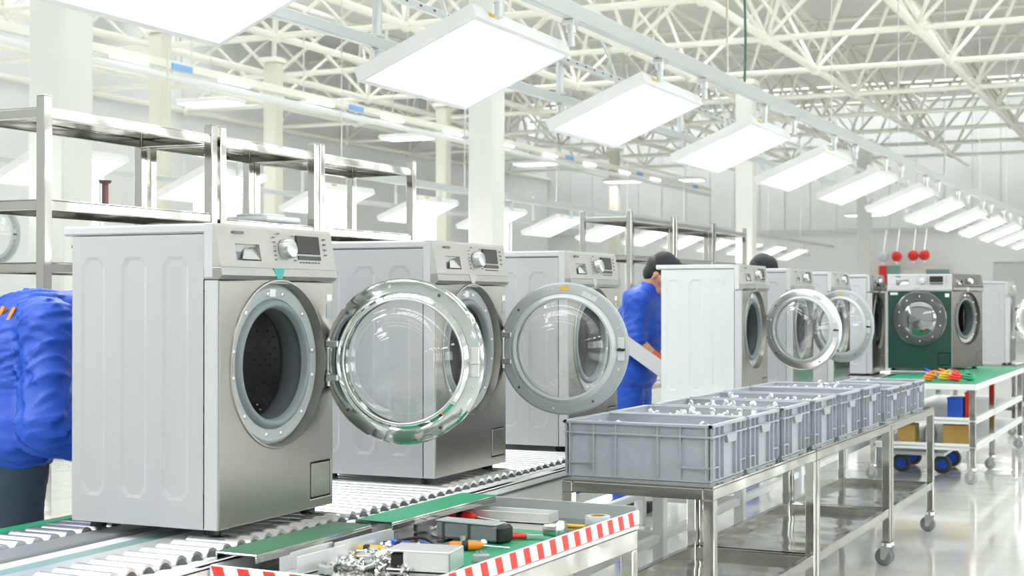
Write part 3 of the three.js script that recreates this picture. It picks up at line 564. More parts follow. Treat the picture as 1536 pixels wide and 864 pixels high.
function crateGeos(w, h, d) {
  const q = [], t = 0.004, b = 0.014; // body sits back from the rim by b
  const x0 = -w + b, x1 = -b, z0 = -b, z1 = -d + b;
  q.push(bb(x0, x1, 0, t, z1, z0), bb(x0, x0 + t, 0, h - 0.01, z1, z0), bb(x1 - t, x1, 0, h - 0.01, z1, z0), bb(x0, x1, 0, h - 0.01, z0 - t, z0), bb(x0, x1, 0, h - 0.01, z1, z1 + t));
  for (const yy of [h * 0.77]) q.push(bb(x0, x1, yy, yy + 0.006, z0, z0 + b - 0.001), bb(x0, x1, yy, yy + 0.006, z1 - b + 0.001, z1), bb(x1, x1 + b - 0.001, yy, yy + 0.006, z1 - b, z0 + b), bb(x0 - b + 0.001, x0, yy, yy + 0.006, z1 - b, z0 + b));
  q.push(bb(x0 - 0.002, x1 + 0.002, 0, 0.008, z1 - 0.002, z0 + 0.002));
  for (const u of [0.045, 0.21, 0.36, 0.64, 0.79, 0.955].map(k => -w * (1 - k))) if (Math.abs(u + w * 0.645) > 0.02 || 1) { if ([0.21, 0.79].some(k => Math.abs(u + w * (1 - k)) < 1e-6)) { } q.push(bb(u - 0.0025, u + 0.0025, 0.008, h - 0.008, z0, z0 + b - 0.002), bb(u - 0.0025, u + 0.0025, 0.008, h - 0.008, z1 - b + 0.002, z1)); }
  for (const v of [0.05, 0.2, 0.33, 0.67, 0.8, 0.95].map(k => -d * k)) q.push(bb(x1, x1 + b - 0.002, 0.008, h - 0.008, v - 0.0025, v + 0.0025), bb(x0 - b + 0.002, x0, 0.008, h - 0.008, v - 0.0025, v + 0.0025));
  const k = 0.24 * h; // low cross rib at the corners
  q.push(bb(-w * 0.21, x1, k, k + 0.005, z0, z0 + b - 0.002), bb(x0, -w * 0.79, k, k + 0.005, z0, z0 + b - 0.002), bb(x1, x1 + b - 0.002, k, k + 0.005, z0, -d * 0.2), bb(x1, x1 + b - 0.002, k, k + 0.005, z1, -d * 0.8));
  const rim = [bb(-w, 0, h - 0.012, h, -b - t, 0, 0.003), bb(-w, 0, h - 0.012, h, -d, -d + b + t, 0.003), bb(-w, -w + b + t, h - 0.012, h, -d, 0, 0.003), bb(-b - t, 0, h - 0.012, h, -d, 0, 0.003)];
  return [q, rim];
}
function crate(label, x, y, a, w, h, d, group) {
  const c = thing('plastic_crate', label, 'crate', [x, y, -a], -0.0262, group), key = [w, h, d].join();
  mesh('crate_body', once('cr' + key, () => crateGeos(w, h, d)[0]), M.crate, c); mesh('rim', once('crr' + key, () => crateGeos(w, h, d)[1]), M.crate, c);
  for (const s of [0, 1]) mesh('handle_lug', once('crh' + key + s, () => { const xx = s ? -w - 0.001 : 0.001; return [prism([[-d * 0.11, -0.03], [d * 0.11, -0.03], [d * 0.15, 0], [-d * 0.15, 0]], -0.006, 0.006, 0.001).rotateY(Math.PI / 2).translate(xx, h * 0.785, -d / 2)]; }), M.crate, c);
  return c;
}
function heap(label, x, a, w, d, y, n, group) { // loose fittings filling a crate
  const q = [];
  for (let i = 0; i < n; i++) {
    const s = rr(0.7, 1.25), g = mergeGeometries([clean(rod(V(0, 0, 0), V(0.024, 0.006, 0), 0.007, 7)), clean(rod(V(0.024, 0.006, 0), V(0.034, 0.026, 0), 0.007, 7)), clean(new THREE.CylinderGeometry(0.012, 0.012, 0.006, 8).rotateZ(1.4).translate(0.001, 0, 0)), clean(new THREE.CylinderGeometry(0.010, 0.012, 0.008, 6).translate(0.036, 0.03, 0))]);
    g.scale(s, s, s).rotateX(rr(0, 6)).rotateZ(rr(0, 6)).rotateY(rr(0, 6)).translate(rr(-w + 0.075, -0.075), rr(-0.012, 0.006), rr(-d + 0.075, -0.075)); q.push(g);
  }
  q.push(bb(-w + 0.03, -0.03, -0.05, -0.014, -d + 0.03, -0.03));
  const m = mesh('plastic_fittings', q, M.fitting); m.position.set(x, y, -a); m.rotation.y = -0.0262; m.userData.kind = 'stuff'; tag(m, label, 'fittings', group);
}
[[4.965, 'at the cart end beside the tool bench, few fittings showing'], [5.40, 'second from the tool bench end of the row'], [5.88, 'third from the tool bench end of the row'], [6.37, 'fourth from the tool bench end, near face over the cart joint'], [6.86, 'fifth from the tool bench end of the row'], [7.33, 'sixth from the tool bench end of the row']].forEach(([a, s], i) => {
  const x = -1.500 + 0.0262 * (a - 4.965);
  crate('large grey plastic crate ' + s, x, 0.751, a, 0.575, 0.205, 0.42, 'large grey crates on the carts');
  heap('loose pale fittings in the large crate ' + s.split(',')[0], x, a, 0.575, 0.42, 0.751 + (i === 0 ? 0.145 : i === 4 ? 0.12 : 0.158), i === 0 ? 26 : 80, 'fittings in the grey crates');
});
[7.90, 8.27, 8.64].forEach((a, i) => {
  const x = -1.425 + 0.0262 * (a - 7.9);
  crate('smaller grey crate, ' + ['next to the large crates', 'between two like it', 'at the green table end'][i] + ' on the cart', x, 0.751, a, 0.42, 0.17, 0.34, 'smaller grey crates on the cart');
  heap('loose pale fittings in the smaller crate ' + ['next to the large crates', 'between two like it', 'at the green table end'][i], x, a, 0.42, 0.34, 0.751 + 0.115, 36, 'fittings in the grey crates');
});
// ---------- stainless racks ----------
function rack(label, x, a, L, levels, w = 0.45, H = 2.205) {
  const c = thing('steel_rack', label, 'rack', [x, 0, -a]); const t = 0.045;
  for (const lx of [-t, -w]) for (const lz of [-t, -L]) { mesh('post', bb(lx, lx + t, 0, H, lz, lz + t, 0.003), M.stainless, c); mesh('post_cap', bb(lx + 0.002, lx + t - 0.002, H, H + 0.004, lz + 0.002, lz + t - 0.002, 0.001), M.stainless, c); }
  for (const y of levels) {
    const s = sub('shelf', c, [0, y, 0]);
    mesh('shelf_sheet', bb(-w + 0.01, -0.01, -0.006, -0.003, -L + 0.01, -0.01), M.stainless, s);
    mesh('edge_rail', bb(-0.038, -0.006, -0.045, -0.007, -L + t, -t, 0.003), M.stainless, s); mesh('edge_rail', bb(-w + 0.006, -w + 0.038, -0.045, -0.007, -L + t, -t, 0.003), M.stainless, s);
    mesh('end_rail', bb(-w + t, -t, -0.045, -0.007, -0.038, -0.006, 0.003), M.stainless, s); mesh('end_rail', bb(-w + t, -t, -0.045, -0.007, -L + 0.006, -L + 0.038, 0.003), M.stainless, s);
  }
  return c;
}
rack('tall stainless rack standing behind the bending worker', -4.08, 4.48, 1.14, [2.165, 1.80, 1.55, 1.0, 0.4]);
rack('tall stainless rack between two others behind the first washer', -4.08, 5.645, 0.86, [2.165, 1.78, 1.2, 0.5]);
rack('tall stainless rack behind the gap between the first two washers', -4.08, 6.515, 1.05, [2.165, 1.78, 1.2, 0.5]);
rack('stainless rack behind the worker in the rolled sleeves', -4.5, 12.4, 1.25, [2.15, 1.80, 1.3, 0.6], 0.5, 2.2);
rack('stainless rack behind the glossy white-sided washer', -4.5, 13.7, 1.25, [2.15, 1.80, 1.3, 0.6], 0.5, 2.2);
rack('stainless rack at the far end of the rack row', -4.5, 15.0, 1.25, [2.15, 1.80, 1.3, 0.6], 0.5, 2.2);
cart('tall steel stand of the second line under the white washer', -9.36, 8.8, 0.8, 0.62, 1.48);
tag(mesh('hanging_cable', tube([[-3.36, 3.11, -12.05], [-3.35, 3.6, -12.06], [-3.38, 5.0, -12.02], [-3.37, 6.3, -12.0]], 0.011, 30, 6), M.tealDark), 'dark green cable hanging from the roof frame to the lighting rail', 'cable');
tag(mesh('hanging_cable', tube([[-3.40, 3.11, -11.7], [-3.42, 4.6, -11.72], [-3.40, 6.3, -11.7]], 0.006, 20, 6), M.copper), 'thin copper-coloured cable hanging to the lighting rail beside the green one', 'cable');
tag(mesh('bolt', [new THREE.CylinderGeometry(0.014, 0.014, 0.10, 12).translate(0, 0.05, 0), new THREE.CylinderGeometry(0.028, 0.022, 0.012, 16).translate(0, 0.104, 0)], M.brown), 'dark brown round-headed bolt standing on the rack shelf', 'bolt').position.set(-4.2, 1.798, -4.98);
// ---------- tool bench with warning tape ----------
const BY = 0.678, BR = -0.049, BO = [-1.665, -3.06];
const bp = (x, a) => { const dx = x - BO[0], dz = -a - BO[1], c = Math.cos(BR), s = Math.sin(BR); return [dx * c - dz * s, dx * s + dz * c]; }; // world to bench local
{
  const b = thing('tool_bench', 'shallow steel tool bench edged with red and white warning tape', 'bench', [BO[0], 0, BO[1]], BR);
  const w = 0.60, L = 1.41, H = 0.72, t = 0.006;
  mesh('tray_floor', bb(-w, 0, BY - 0.008, BY - 0.002, -L, 0), M.stainless, b);
  mesh('rim', bb(-t, 0, BY - 0.02, H, -L, 0, 0.002), M.alu, b); mesh('rim', bb(-w, -w + t, BY - 0.02, H, -L, 0, 0.002), M.alu, b);
  mesh('rim', bb(-w + t, -t, BY - 0.02, H, -t, 0, 0.002), M.alu, b); mesh('rim', bb(-w + t, -t, BY - 0.02, H + 0.012, -L, -L + t, 0.002), M.greyPlastic, b);
  mesh('work_mat', bb(-0.36, -0.02, BY - 0.002, BY, -1.12, -0.42), M.greenMat, b);
  for (const [nm, g] of [['frame_rail', bb(-0.045, -0.003, BY - 0.085, BY - 0.022, -L, 0, 0.003)], ['frame_rail', bb(-w + 0.003, -w + 0.045, BY - 0.085, BY - 0.022, -L, 0, 0.003)], ['frame_rail', bb(-w + 0.045, -0.045, BY - 0.085, BY - 0.022, -0.045, -0.003, 0.003)], ['frame_rail', bb(-w + 0.045, -0.045, BY - 0.085, BY - 0.022, -L, -L + 0.045, 0.003)]]) mesh(nm, g, M.stainless, b);
  for (const x of [-0.046, -w + 0.003]) for (const z of [-0.046, -L]) mesh('leg', bb(x, x + 0.043, 0, BY - 0.085, z, z + 0.043, 0.003), M.stainless, b);
  mesh('cross_bar', bb(-w + 0.045, -0.045, 0.2, 0.24, -L, -L + 0.04, 0.003), M.stainless, b);
  mesh('warning_tape', bb(0.0003, 0.0012, H - 0.046, H - 0.002, -L, 0), M.tapeWhite, b); mesh('warning_tape', bb(-w, 0, H - 0.046, H - 0.002, 0.0003, 0.0012), M.tapeWhite, b);
  const sg = once('stripe', () => prism([[0, 0], [0.036, 0], [0.02, 0.044], [-0.016, 0.044]], 0, 0.0008));
  for (let k = 0; k < 17; k++) { const m = mesh('red_stripe', sg, M.tapeRed, b); m.rotation.y = Math.PI / 2; m.position.set(0.0011, H - 0.046, -0.03 - k * 0.0815); }
  for (let k = 0; k < 7; k++) { const m = mesh('red_stripe', sg, M.tapeRed, b); m.position.set(-w + 0.02 + k * 0.0815, H - 0.046, 0.0011); }
}
function onBench(name, label, category, x, a, turn, y = BY) { return thing(name, label, category, [x, y, -a], turn); }
{
  let o;
  for (const [x0, x1, a0, a1, lab, m] of [[-2.285, -2.155, 3.14, 3.70, 'worn green-topped steel plate between conveyor and bench, next to the taped corner', M.greenMatWorn], [-2.235, -2.105, 3.76, 4.43, 'bright green-topped steel plate between conveyor and bench, beside the long tray', M.greenMat]]) {
    o = thing('green_plate', lab, 'plate', [x0, 0.722, -a0], -0.03);
    mesh('plate', bb(0, x1 - x0, 0.016, 0.022, -(a1 - a0), 0, 0.002), M.stainless, o); mesh('green_sheet', bb(0.002, x1 - x0 - 0.002, 0.022, 0.024, -(a1 - a0) + 0.002, -0.002), m, o);
    mesh('side_lip', bb(x1 - x0 - 0.005, x1 - x0, -0.0, 0.016, -(a1 - a0), 0, 0.001), M.stainless, o);
    mesh('side_lip', bb(0, 0.005, -0.0, 0.016, -(a1 - a0), 0, 0.001), M.stainless, o);
  }
  o = onBench('metal_tray', 'long grey metal tray with upturned edges lying on the bench', 'tray', -2.02, 4.36, 0.03);
  mesh('tray_pan', bb(-0.17, 0.17, 0, 0.004, -0.045, 0.045, 0.001), M.alu, o); for (const z of [-0.045, 0.042]) mesh('tray_wall', bb(-0.17, 0.17, 0.004, 0.032, z, z + 0.003, 0.001), M.alu, o);
  mesh('tray_end', [bb(0.167, 0.17, 0.004, 0.032, -0.042, 0.042), bb(-0.17, -0.167, 0.004, 0.032, -0.042, 0.042)], M.alu, o);
  o = onBench('tool_case', 'dark grey ribbed case with a black end cap on the bench', 'case', -1.93, 3.94, -0.1);
  mesh('case_body', bb(-0.115, 0.095, 0.004, 0.052, -0.032, 0.032, 0.006), M.midGrey, o); mesh('end_cap', bb(0.095, 0.12, 0.002, 0.054, -0.034, 0.034, 0.008), M.black, o); mesh('case_lid', bb(-0.117, 0.095, 0.052, 0.058, -0.034, 0.034, 0.003), M.greyPlastic, o);
  for (const x of [-0.09, 0.0]) mesh('case_rib', bb(x, x + 0.008, 0.004, 0.052, 0.032, 0.036), M.darkGrey, o);
  o = onBench('junction_box', 'pale grey metal box with a dark open end, on the bench', 'box', -1.85, 3.48, 0.15);
  mesh('box_shell', [bb(-0.09, 0.09, 0.05, 0.055, -0.06, 0.06, 0.002), bb(-0.09, 0.09, 0, 0.005, -0.06, 0.06, 0.002), bb(0.085, 0.09, 0.005, 0.05, -0.06, 0.06), bb(-0.09, 0.09, 0.005, 0.05, -0.06, -0.055), bb(-0.04, 0.09, 0.005, 0.05, 0.055, 0.06)], M.alu, o); mesh('inner_socket', bb(-0.08, -0.02, 0.005, 0.045, -0.05, 0.05, 0.004), M.black, o);
  for (const [x, a, l, lab] of [[-2.145, 3.62, 0.30, 'grey steel channel bar beside the worn green plate'], [-2.12, 3.36, 0.24, 'grey steel channel bar near the taped corner of the bench']]) {
    o = onBench('channel_bar', lab, 'bar', x, a, -0.06); mesh('web', bb(-0.03, 0.03, 0, 0.004, -l / 2, l / 2, 0.001), M.alu, o); for (const q of [-0.03, 0.026]) mesh('flange', bb(q, q + 0.004, 0.004, 0.05, -l / 2, l / 2, 0.001), M.alu, o);
  }
  function screwdriver(lab, x, a, turn, hm, s = 1) {
    const d = onBench('screwdriver', lab, 'screwdriver', x, a, turn, BY + 0.014 * s); d.scale.setScalar(s);
    mesh('handle', latheX([[0, -0.055], [0.011, -0.054], [0.014, -0.045], [0.0125, -0.02], [0.014, 0.02], [0.010, 0.035], [0.006, 0.045]], 14), hm, d); mesh('shaft', rod(V(0.04, 0, 0), V(0.12, -0.008, 0), 0.003, 8), M.zinc, d); mesh('collar', latheX([[0.0125, -0.018], [0.0145, -0.014], [0.0145, -0.002], [0.0125, 0.002]], 14), M.black, d);
  }
  screwdriver('red-handled screwdriver by the long grey tray', -2.13, 4.27, 0.0, M.red, 1.1);
  screwdriver('orange-handled screwdriver lying on the green mat', -1.865, 3.77, 0.5, M.orange);
  screwdriver('blue-handled screwdriver among the loose screws', -2.04, 3.70, -0.25, M.blue);
  screwdriver('yellow-handled screwdriver under the blue pliers', -2.09, 3.60, 0.35, M.yellow);
  function pliers(lab, x, a, turn, hm) {
    const d = onBench('pliers', lab, 'pliers', x, a, turn, BY + 0.010);
    for (const s of [-1, 1]) mesh('grip', tube([[0, 0, s * 0.004], [-0.03, 0, s * 0.016], [-0.07, 0, s * 0.024], [-0.11, 0, s * 0.018]], 0.0075, 14, 8), hm, d);
    mesh('jaw', [prism([[0, -0.012], [0.045, -0.004], [0.05, 0.004], [0, 0.012]], -0.005, 0.005, 0.001).rotateX(Math.PI / 2)], M.zinc, d); mesh('pivot', new THREE.CylinderGeometry(0.008, 0.008, 0.016, 14), M.zinc, d);
  }
  pliers('red-handled pliers next to the dark grey case', -1.79, 4.02, 0.3, M.red);
  pliers('blue-handled pliers in front of the dark grey case', -1.93, 3.70, -0.5, M.blue);
  pliers('orange-handled pliers behind the dark grey case', -1.97, 4.15, 0.9, M.orange);
  for (const [x, a, l, tn, lab] of [[-1.99, 3.56, 0.3, 0.15, 'yellow folding rule across the loose screws'], [-1.78, 4.31, 0.12, 0.0, 'short yellow rule at the end of the long grey tray']]) tag(mesh('rule', bx(l, 0.006, 0.022, 0, 0.003, 0, 0.001), M.yellow), lab, 'rule').position.set(x, BY, -a), scene.children.at(-1).rotation.y = tn;
  o = onBench('tape_roll', 'translucent grey tape roll by the far rim of the bench', 'tape roll', -1.70, 4.37, 0.4); mesh('roll', new THREE.LatheGeometry([[0.022, 0], [0.04, 0], [0.04, 0.03], [0.022, 0.03], [0.022, 0]].map(p => new THREE.Vector2(...p)), 28), M.palePlastic, o); mesh('core', new THREE.LatheGeometry([[0.02, 0], [0.022, 0], [0.022, 0.031], [0.02, 0.031], [0.02, 0]].map(p => new THREE.Vector2(...p)), 24), M.card, o);
  o = onBench('spring_clamp', 'grey spring clip standing in front of the dark grey case', 'clip', -1.885, 3.82, 0.2); mesh('clip_post', rod(V(-0.02, 0, 0), V(-0.02, 0.032, 0), 0.008, 10), M.greyPlastic, o); mesh('clip_body', bx(0.04, 0.022, 0.02, 0.014, 0.011, 0, 0.003), M.rubber, o); mesh('clip_knob', new THREE.SphereGeometry(0.012, 12, 8).translate(0.042, 0.014, 0), M.zinc, o);
  o = onBench('pump_fitting', 'round silver fitting beside the red pliers', 'fitting', -1.70, 4.04, 0); mesh('barrel', latheX([[0, -0.04], [0.02, -0.04], [0.022, 0.0], [0.03, 0.004], [0.03, 0.02], [0, 0.022]], 20).translate(0, 0.03, 0), M.zinc, o);
  const cb = onBench('connector_block', 'small pale connector block lying among the bench tools', 'connector', -1.96, 3.60, 0.4); cb.userData.group = 'connector blocks on the bench';
  mesh('block', bx(0.045, 0.022, 0.026, 0, 0.011, 0, 0.003), M.greyPlastic, cb); for (const q of [-0.012, 0.0, 0.012]) mesh('pin', rod(V(q, 0.02, 0), V(q, 0.032, 0), 0.0035, 8), M.zinc, cb);
  for (const [x, a, t2] of [[-2.15, 4.02, 1.0], [-2.11, 4.13, 2.2], [-2.17, 3.86, 0.2], [-1.98, 3.42, 1.4], [-1.75, 3.62, 0.7], [-2.05, 3.30, 2.6]]) dup(cb, [x, BY, -a], t2);
  o = onBench('power_lead', 'thin black lead curled over the screws on the bench', 'lead', -2.08, 3.72, 0); mesh('lead', tube([[-0.08, 0.006, 0.05], [0, 0.02, 0.0], [0.08, 0.03, -0.03], [0.15, 0.01, 0.03], [0.1, 0.008, 0.12]], 0.0045, 40, 6), M.black, o); mesh('plug', bx(0.03, 0.016, 0.02, -0.09, 0.008, 0.055, 0.004), M.black, o);
  o = onBench('steel_bracket', 'dark steel bracket under the bright green plate edge', 'bracket', -2.03, 3.80, 0.1); mesh('base_strip', bx(0.22, 0.006, 0.03, 0, 0.003, 0, 0.001), M.darkGrey, o); mesh('upright', bx(0.006, 0.03, 0.03, -0.1, 0.02, 0, 0.001), M.darkGrey, o);
  // loose screws and brackets
  const q = []; for (let i = 0; i < 190; i++) { const s = rr(0.7, 1.4); const g = mergeGeometries([clean(new THREE.CylinderGeometry(0.003, 0.003, 0.022, 6)), clean(new THREE.CylinderGeometry(0.0075, 0.0065, 0.005, 6).translate(0, 0.012, 0))]); g.scale(s, s, s).rotateZ(rr(0.8, 2.2)).rotateY(rr(0, 6.28)).translate(-2.02 + rr(-0.09, 0.13) + rr(-0.04, 0.04), BY + 0.007 + Math.abs(rr(0, 0.010)), -3.50 + rr(-0.20, 0.13)); q.push(g); }
  for (let i = 0; i < 26; i++) { const g = bx(rr(0.02, 0.04), 0.004, rr(0.012, 0.02), 0, 0, 0, 0.001); g.rotateX(rr(-0.6, 0.6)).rotateY(rr(0, 6)).translate(-2.02 + rr(-0.1, 0.1), BY + rr(0.008, 0.02), -3.54 + rr(-0.13, 0.12)); q.push(g); }
  const m = mesh('loose_screws', q, M.zinc); m.userData.kind = 'stuff'; tag(m, 'loose zinc screws and small brackets strewn over the bench', 'screws');
  const q2 = []; for (let i = 0; i < 60; i++) { const g = new THREE.TorusGeometry(rr(0.007, 0.013), 0.004, 6, 12).rotateX(1.57 + rr(-0.5, 0.5)).rotateY(rr(0, 6)).translate(-2.03 + rr(-0.06, 0.06), BY + rr(0.006, 0.03), -4.02 + rr(-0.09, 0.09)); q2.push(g); }
  const m2 = mesh('pipe_clips', q2, M.fitting); m2.userData.kind = 'stuff'; tag(m2, 'small heap of pale ring clips beside the bright green plate', 'clips');
}
// ---------- green-topped table and what stands on it ----------
{
  const L = 3.0, w = 0.22, H = 0.76, t = 0.045;
  const b = thing('wheeled_table', 'white wheeled table with green top carrying the green washer', 'table', [-1.42, 0, -11.5], -0.02);
  mesh('table_top', bb(-w - 0.6, 0.01, H - 0.05, H - 0.006, -L, 0.01, 0.004), M.paintWhite, b); mesh('green_sheet', bb(-w - 0.58, 0.0, H - 0.006, H, -L + 0.01, 0.0), M.greenMat, b);
  for (const x of [-t, -w - 0.57]) for (const z of [-t, -1.1, -L + 0.02]) { mesh('leg', bb(x, x + t, 0.125, H - 0.05, z, z + t, 0.003), M.stainless, b); caster(b, x + t / 2, z + t / 2, 0.122, M.greyPlastic); }
  for (const y of [0.3, 0.5]) { mesh('shelf', bb(-w - 0.57, 0, y - 0.03, y - 0.02, -L + 0.05, 0), M.paintWhite, b); mesh('shelf_rail', bb(-w - 0.55, -t, y - 0.05, y, -0.03, 0, 0.003), M.paintWhite, b); mesh('shelf_rail', bb(-0.03, 0, y - 0.05, y, -L + 0.05, -t, 0.003), M.paintWhite, b); }
  const plinth = thing('transport_base', 'flat pale metal base tray under the green washer', 'base tray', [-2.29, H, -12.72], 0.16); mesh('tray', bb(0.02, 0.53, 0, 0.029, -0.46, 0.0, 0.004), M.alu, plinth); mesh('edge', bb(0.02, 0.53, 0.006, 0.018, 0.0005, 0.006), M.midGrey, plinth);
  const box = (lab, x, y, a, bw, bh, bd, m, turn, flap) => { const o = thing('cardboard_box', lab, 'box', [x, y, -a], turn); mesh('box_body', bb(-bw / 2, bw / 2, 0, bh, -bd / 2, bd / 2, 0.003), m, o); if (flap) mesh('flap', prism([[-bw / 2, 0], [bw / 2, 0], [bw / 2, 0.002], [-bw / 2, 0.002]], 0, bd * 0.4).rotateX(-0.9).translate(0, bh, bd / 2 - 0.01), m, o); mesh('box_seam', bb(-0.02, 0.02, bh, bh + 0.0008, -bd / 2, bd / 2), M.yellow, o); };
  box('brown cardboard box on the table shelf beside the white sack', -1.95, 0.282, 11.72, 0.13, 0.145, 0.2, M.card, 0, false);
  box('larger brown cardboard box under the blue bin', -1.58, 0.282, 11.75, 0.22, 0.15, 0.25, M.card, 0.1, false);
  const bin = thing('plastic_bin', 'blue plastic bin on the table shelf', 'bin', [-1.60, 0.482, -11.85]); mesh('bin_body', [bb(-0.06, 0.05, 0, 0.15, -0.1, 0.1, 0.004)], M.blue, bin); mesh('bin_rim', bb(-0.064, 0.054, 0.14, 0.152, -0.104, 0.104, 0.002), M.blue, bin);
  const rb = thing('plastic_bin', 'red plastic bin beside the blue bin on the shelf', 'bin', [-1.505, 0.482, -11.9]); mesh('bin_body', bb(-0.03, 0.03, 0, 0.19, -0.1, 0.1, 0.004), M.red, rb); mesh('bin_rim', bb(-0.034, 0.034, 0.18, 0.192, -0.104, 0.104, 0.002), M.red, rb);
  const sack = mesh('sack', [new THREE.SphereGeometry(0.1, 16, 12).scale(0.75, 1.1, 0.9).translate(0, 0.085, 0), new THREE.ConeGeometry(0.05, 0.06, 10).translate(0, 0.2, 0)], M.palePlastic); tag(sack, 'white sack between the two cardboard boxes', 'sack').position.set(-1.79, 0.285, -11.75); sack.scale.setScalar(0.7);
  // hand tools with coloured grips and coiled hoses on the table corner
  const cols = [[M.orange, 'orange'], [M.yellow, 'yellow'], [M.red, 'red'], [M.greenMat, 'green'], [M.blue, 'blue'], [M.orange, 'amber'], [M.red, 'crimson']];
  cols.forEach(([m, n], i) => {
    const x = -1.80 + (i % 4) * 0.1, a = 11.68 + Math.floor(i / 4) * 0.24 + (i % 2) * 0.1; const o = thing('air_hose', n + ' coiled air hose on the green table corner', 'hose', [x, H, -a], i * 0.7);
    const pts = []; for (let k = 0; k <= 40; k++) { const t2 = k / 40 * Math.PI * 5; pts.push([0.035 * Math.cos(t2) + k * 0.0008, 0.014 + k * 0.0011, 0.035 * Math.sin(t2)]); }
    mesh('coil', tube(pts, 0.0115, 80, 6), m, o); mesh('nozzle', rod(V(...pts[40]), V(pts[40][0] + 0.07, pts[40][1] + 0.03, pts[40][2]), 0.012, 8, 0.006), m, o);
  });
  // hand truck with a blue wheel
  const ht = thing('platform_truck', 'low platform truck with blue-rimmed wheels beneath the green-topped table', 'truck', [-1.75, 0, -12.2]);
  mesh('platform', bb(-0.38, 0.05, 0.16, 0.19, -0.6, 0.3, 0.004), M.galv, ht);
  for (const x of [-0.32, 0.0]) for (const z of [0.1, -0.45]) { const wh = sub('wheel', ht, [x, 0.075, z]); mesh('tyre', new THREE.TorusGeometry(0.056, 0.019, 10, 28), M.darkGrey, wh); mesh('rim', new THREE.CylinderGeometry(0.045, 0.045, 0.02, 24).rotateX(Math.PI / 2), M.blue, wh); mesh('bracket', bb(-0.02, 0.02, 0.0, 0.085, -0.03, -0.024), M.zinc, wh); }
}
// far carts beyond the green table
cart('far steel cart under the white washer with the half open door', -1.55, 15.75, 0.9, 0.62, 0.72);
cart('far pale cart standing in the aisle end', -1.0, 17.6, 1.3, 0.6, 0.74);
crate('grey crate on the pale cart in the aisle end', -1.05, 0.74, 17.7, 0.5, 0.22, 0.36);
crate('second grey crate further back on the pale cart in the aisle end', -1.04, 0.74, 18.15, 0.5, 0.22, 0.36);
// end-wall fittings
[[-10.1, 0, M.palePlastic, 'white'], [-9.62, 0.02, M.red, 'red'], [-9.02, 0.05, M.red, 'red'], [-8.62, 0.06, M.red, 'red']].forEach(([x, dy, m, n], i) => {
  const o = thing('hanging_extinguisher', n + ' round fire extinguisher hanging on the end wall' + (n === 'white' ? '' : ' beside the white one'), 'extinguisher', [x, 2.95 + dy, -55.3], 0, n === 'red' ? 'red extinguishers on the end wall' : undefined);
  mesh('bottle', new THREE.SphereGeometry(0.2, 20, 14).scale(1, 1.0, 1), m, o); mesh('nozzle', rod(V(0, -0.19, 0), V(0, -0.26, 0), 0.05, 10), M.zinc, o); mesh('hanger', rod(V(0, 0.18, 0), V(0, 1.06 - dy, -0.62), 0.02, 6), M.zinc, o);
});
{ const o = thing('partition', 'long pale partition screen before the end wall', 'partition', [-5.6, 0, -50]); mesh('screen', bb(0, 6, 0, 2.55, -0.06, 0, 0.01), M.wall, o); mesh('top_rail', bb(0, 6, 2.55, 2.62, -0.08, 0.02, 0.01), M.wallGrey, o); for (let k = 1; k < 6; k++) mesh('joint_strip', bb(k - 0.02, k + 0.02, 0, 2.55, 0.001, 0.012), M.wallGrey, o); }
{ const o = thing('office_hatch', 'cream framed hatch with green-grey pane on the end wall', 'hatch', [-9.6, 0, -55.9]); mesh('hatch_frame', [bb(0, 1.9, 2.5, 2.6, 0, 0.1), bb(0, 0.1, 0, 2.5, 0, 0.1), bb(1.8, 1.9, 0, 2.5, 0, 0.1), bb(0.85, 0.95, 0, 2.5, 0, 0.1)], M.columnCream, o); mesh('pane', bb(0.95, 1.8, 1.2, 2.5, 0.02, 0.05), M.tealDull, o); mesh('panel', bb(0.1, 0.85, 0, 2.5, 0.02, 0.06), M.wall, o); mesh('panel', bb(0.95, 1.8, 0, 1.2, 0.02, 0.06), M.wall, o); }
{ const o = thing('fire_cabinet', 'red and teal cabinet beside the far column', 'cabinet', [-10.35, 1.9, -55.68]); mesh('red_door', bb(0, 0.28, 0, 0.75, -0.3, 0, 0.01), M.red, o); mesh('teal_door', bb(0.3, 0.75, 0, 0.75, -0.3, 0, 0.01), M.tealDull, o); }
tag(mesh('floor_clamp', [bx(0.1, 0.03, 0.03, 0, 0.02, 0, 0.004).rotateY(0.5), bx(0.05, 0.04, 0.035, 0.03, 0.035, 0.01, 0.004).rotateZ(0.4), new THREE.TorusGeometry(0.02, 0.008, 8, 14).translate(-0.05, 0.028, 0)], M.blue), 'small blue clamp lying on the floor under the conveyor', 'clamp').position.set(-2.764, 0, -8.044);
// boxes and covers on the washers and rack shelves
tag(mesh('film_cover', [bb(0, 0.26, 0, 0.03, -0.3, 0, 0.01), bb(0.03, 0.2, 0.03, 0.045, -0.25, -0.05, 0.006)], M.palePlastic), 'folded pale blue-grey film lying on the rack shelf behind the first washer', 'film').position.set(-4.35, 1.782, -6.05);
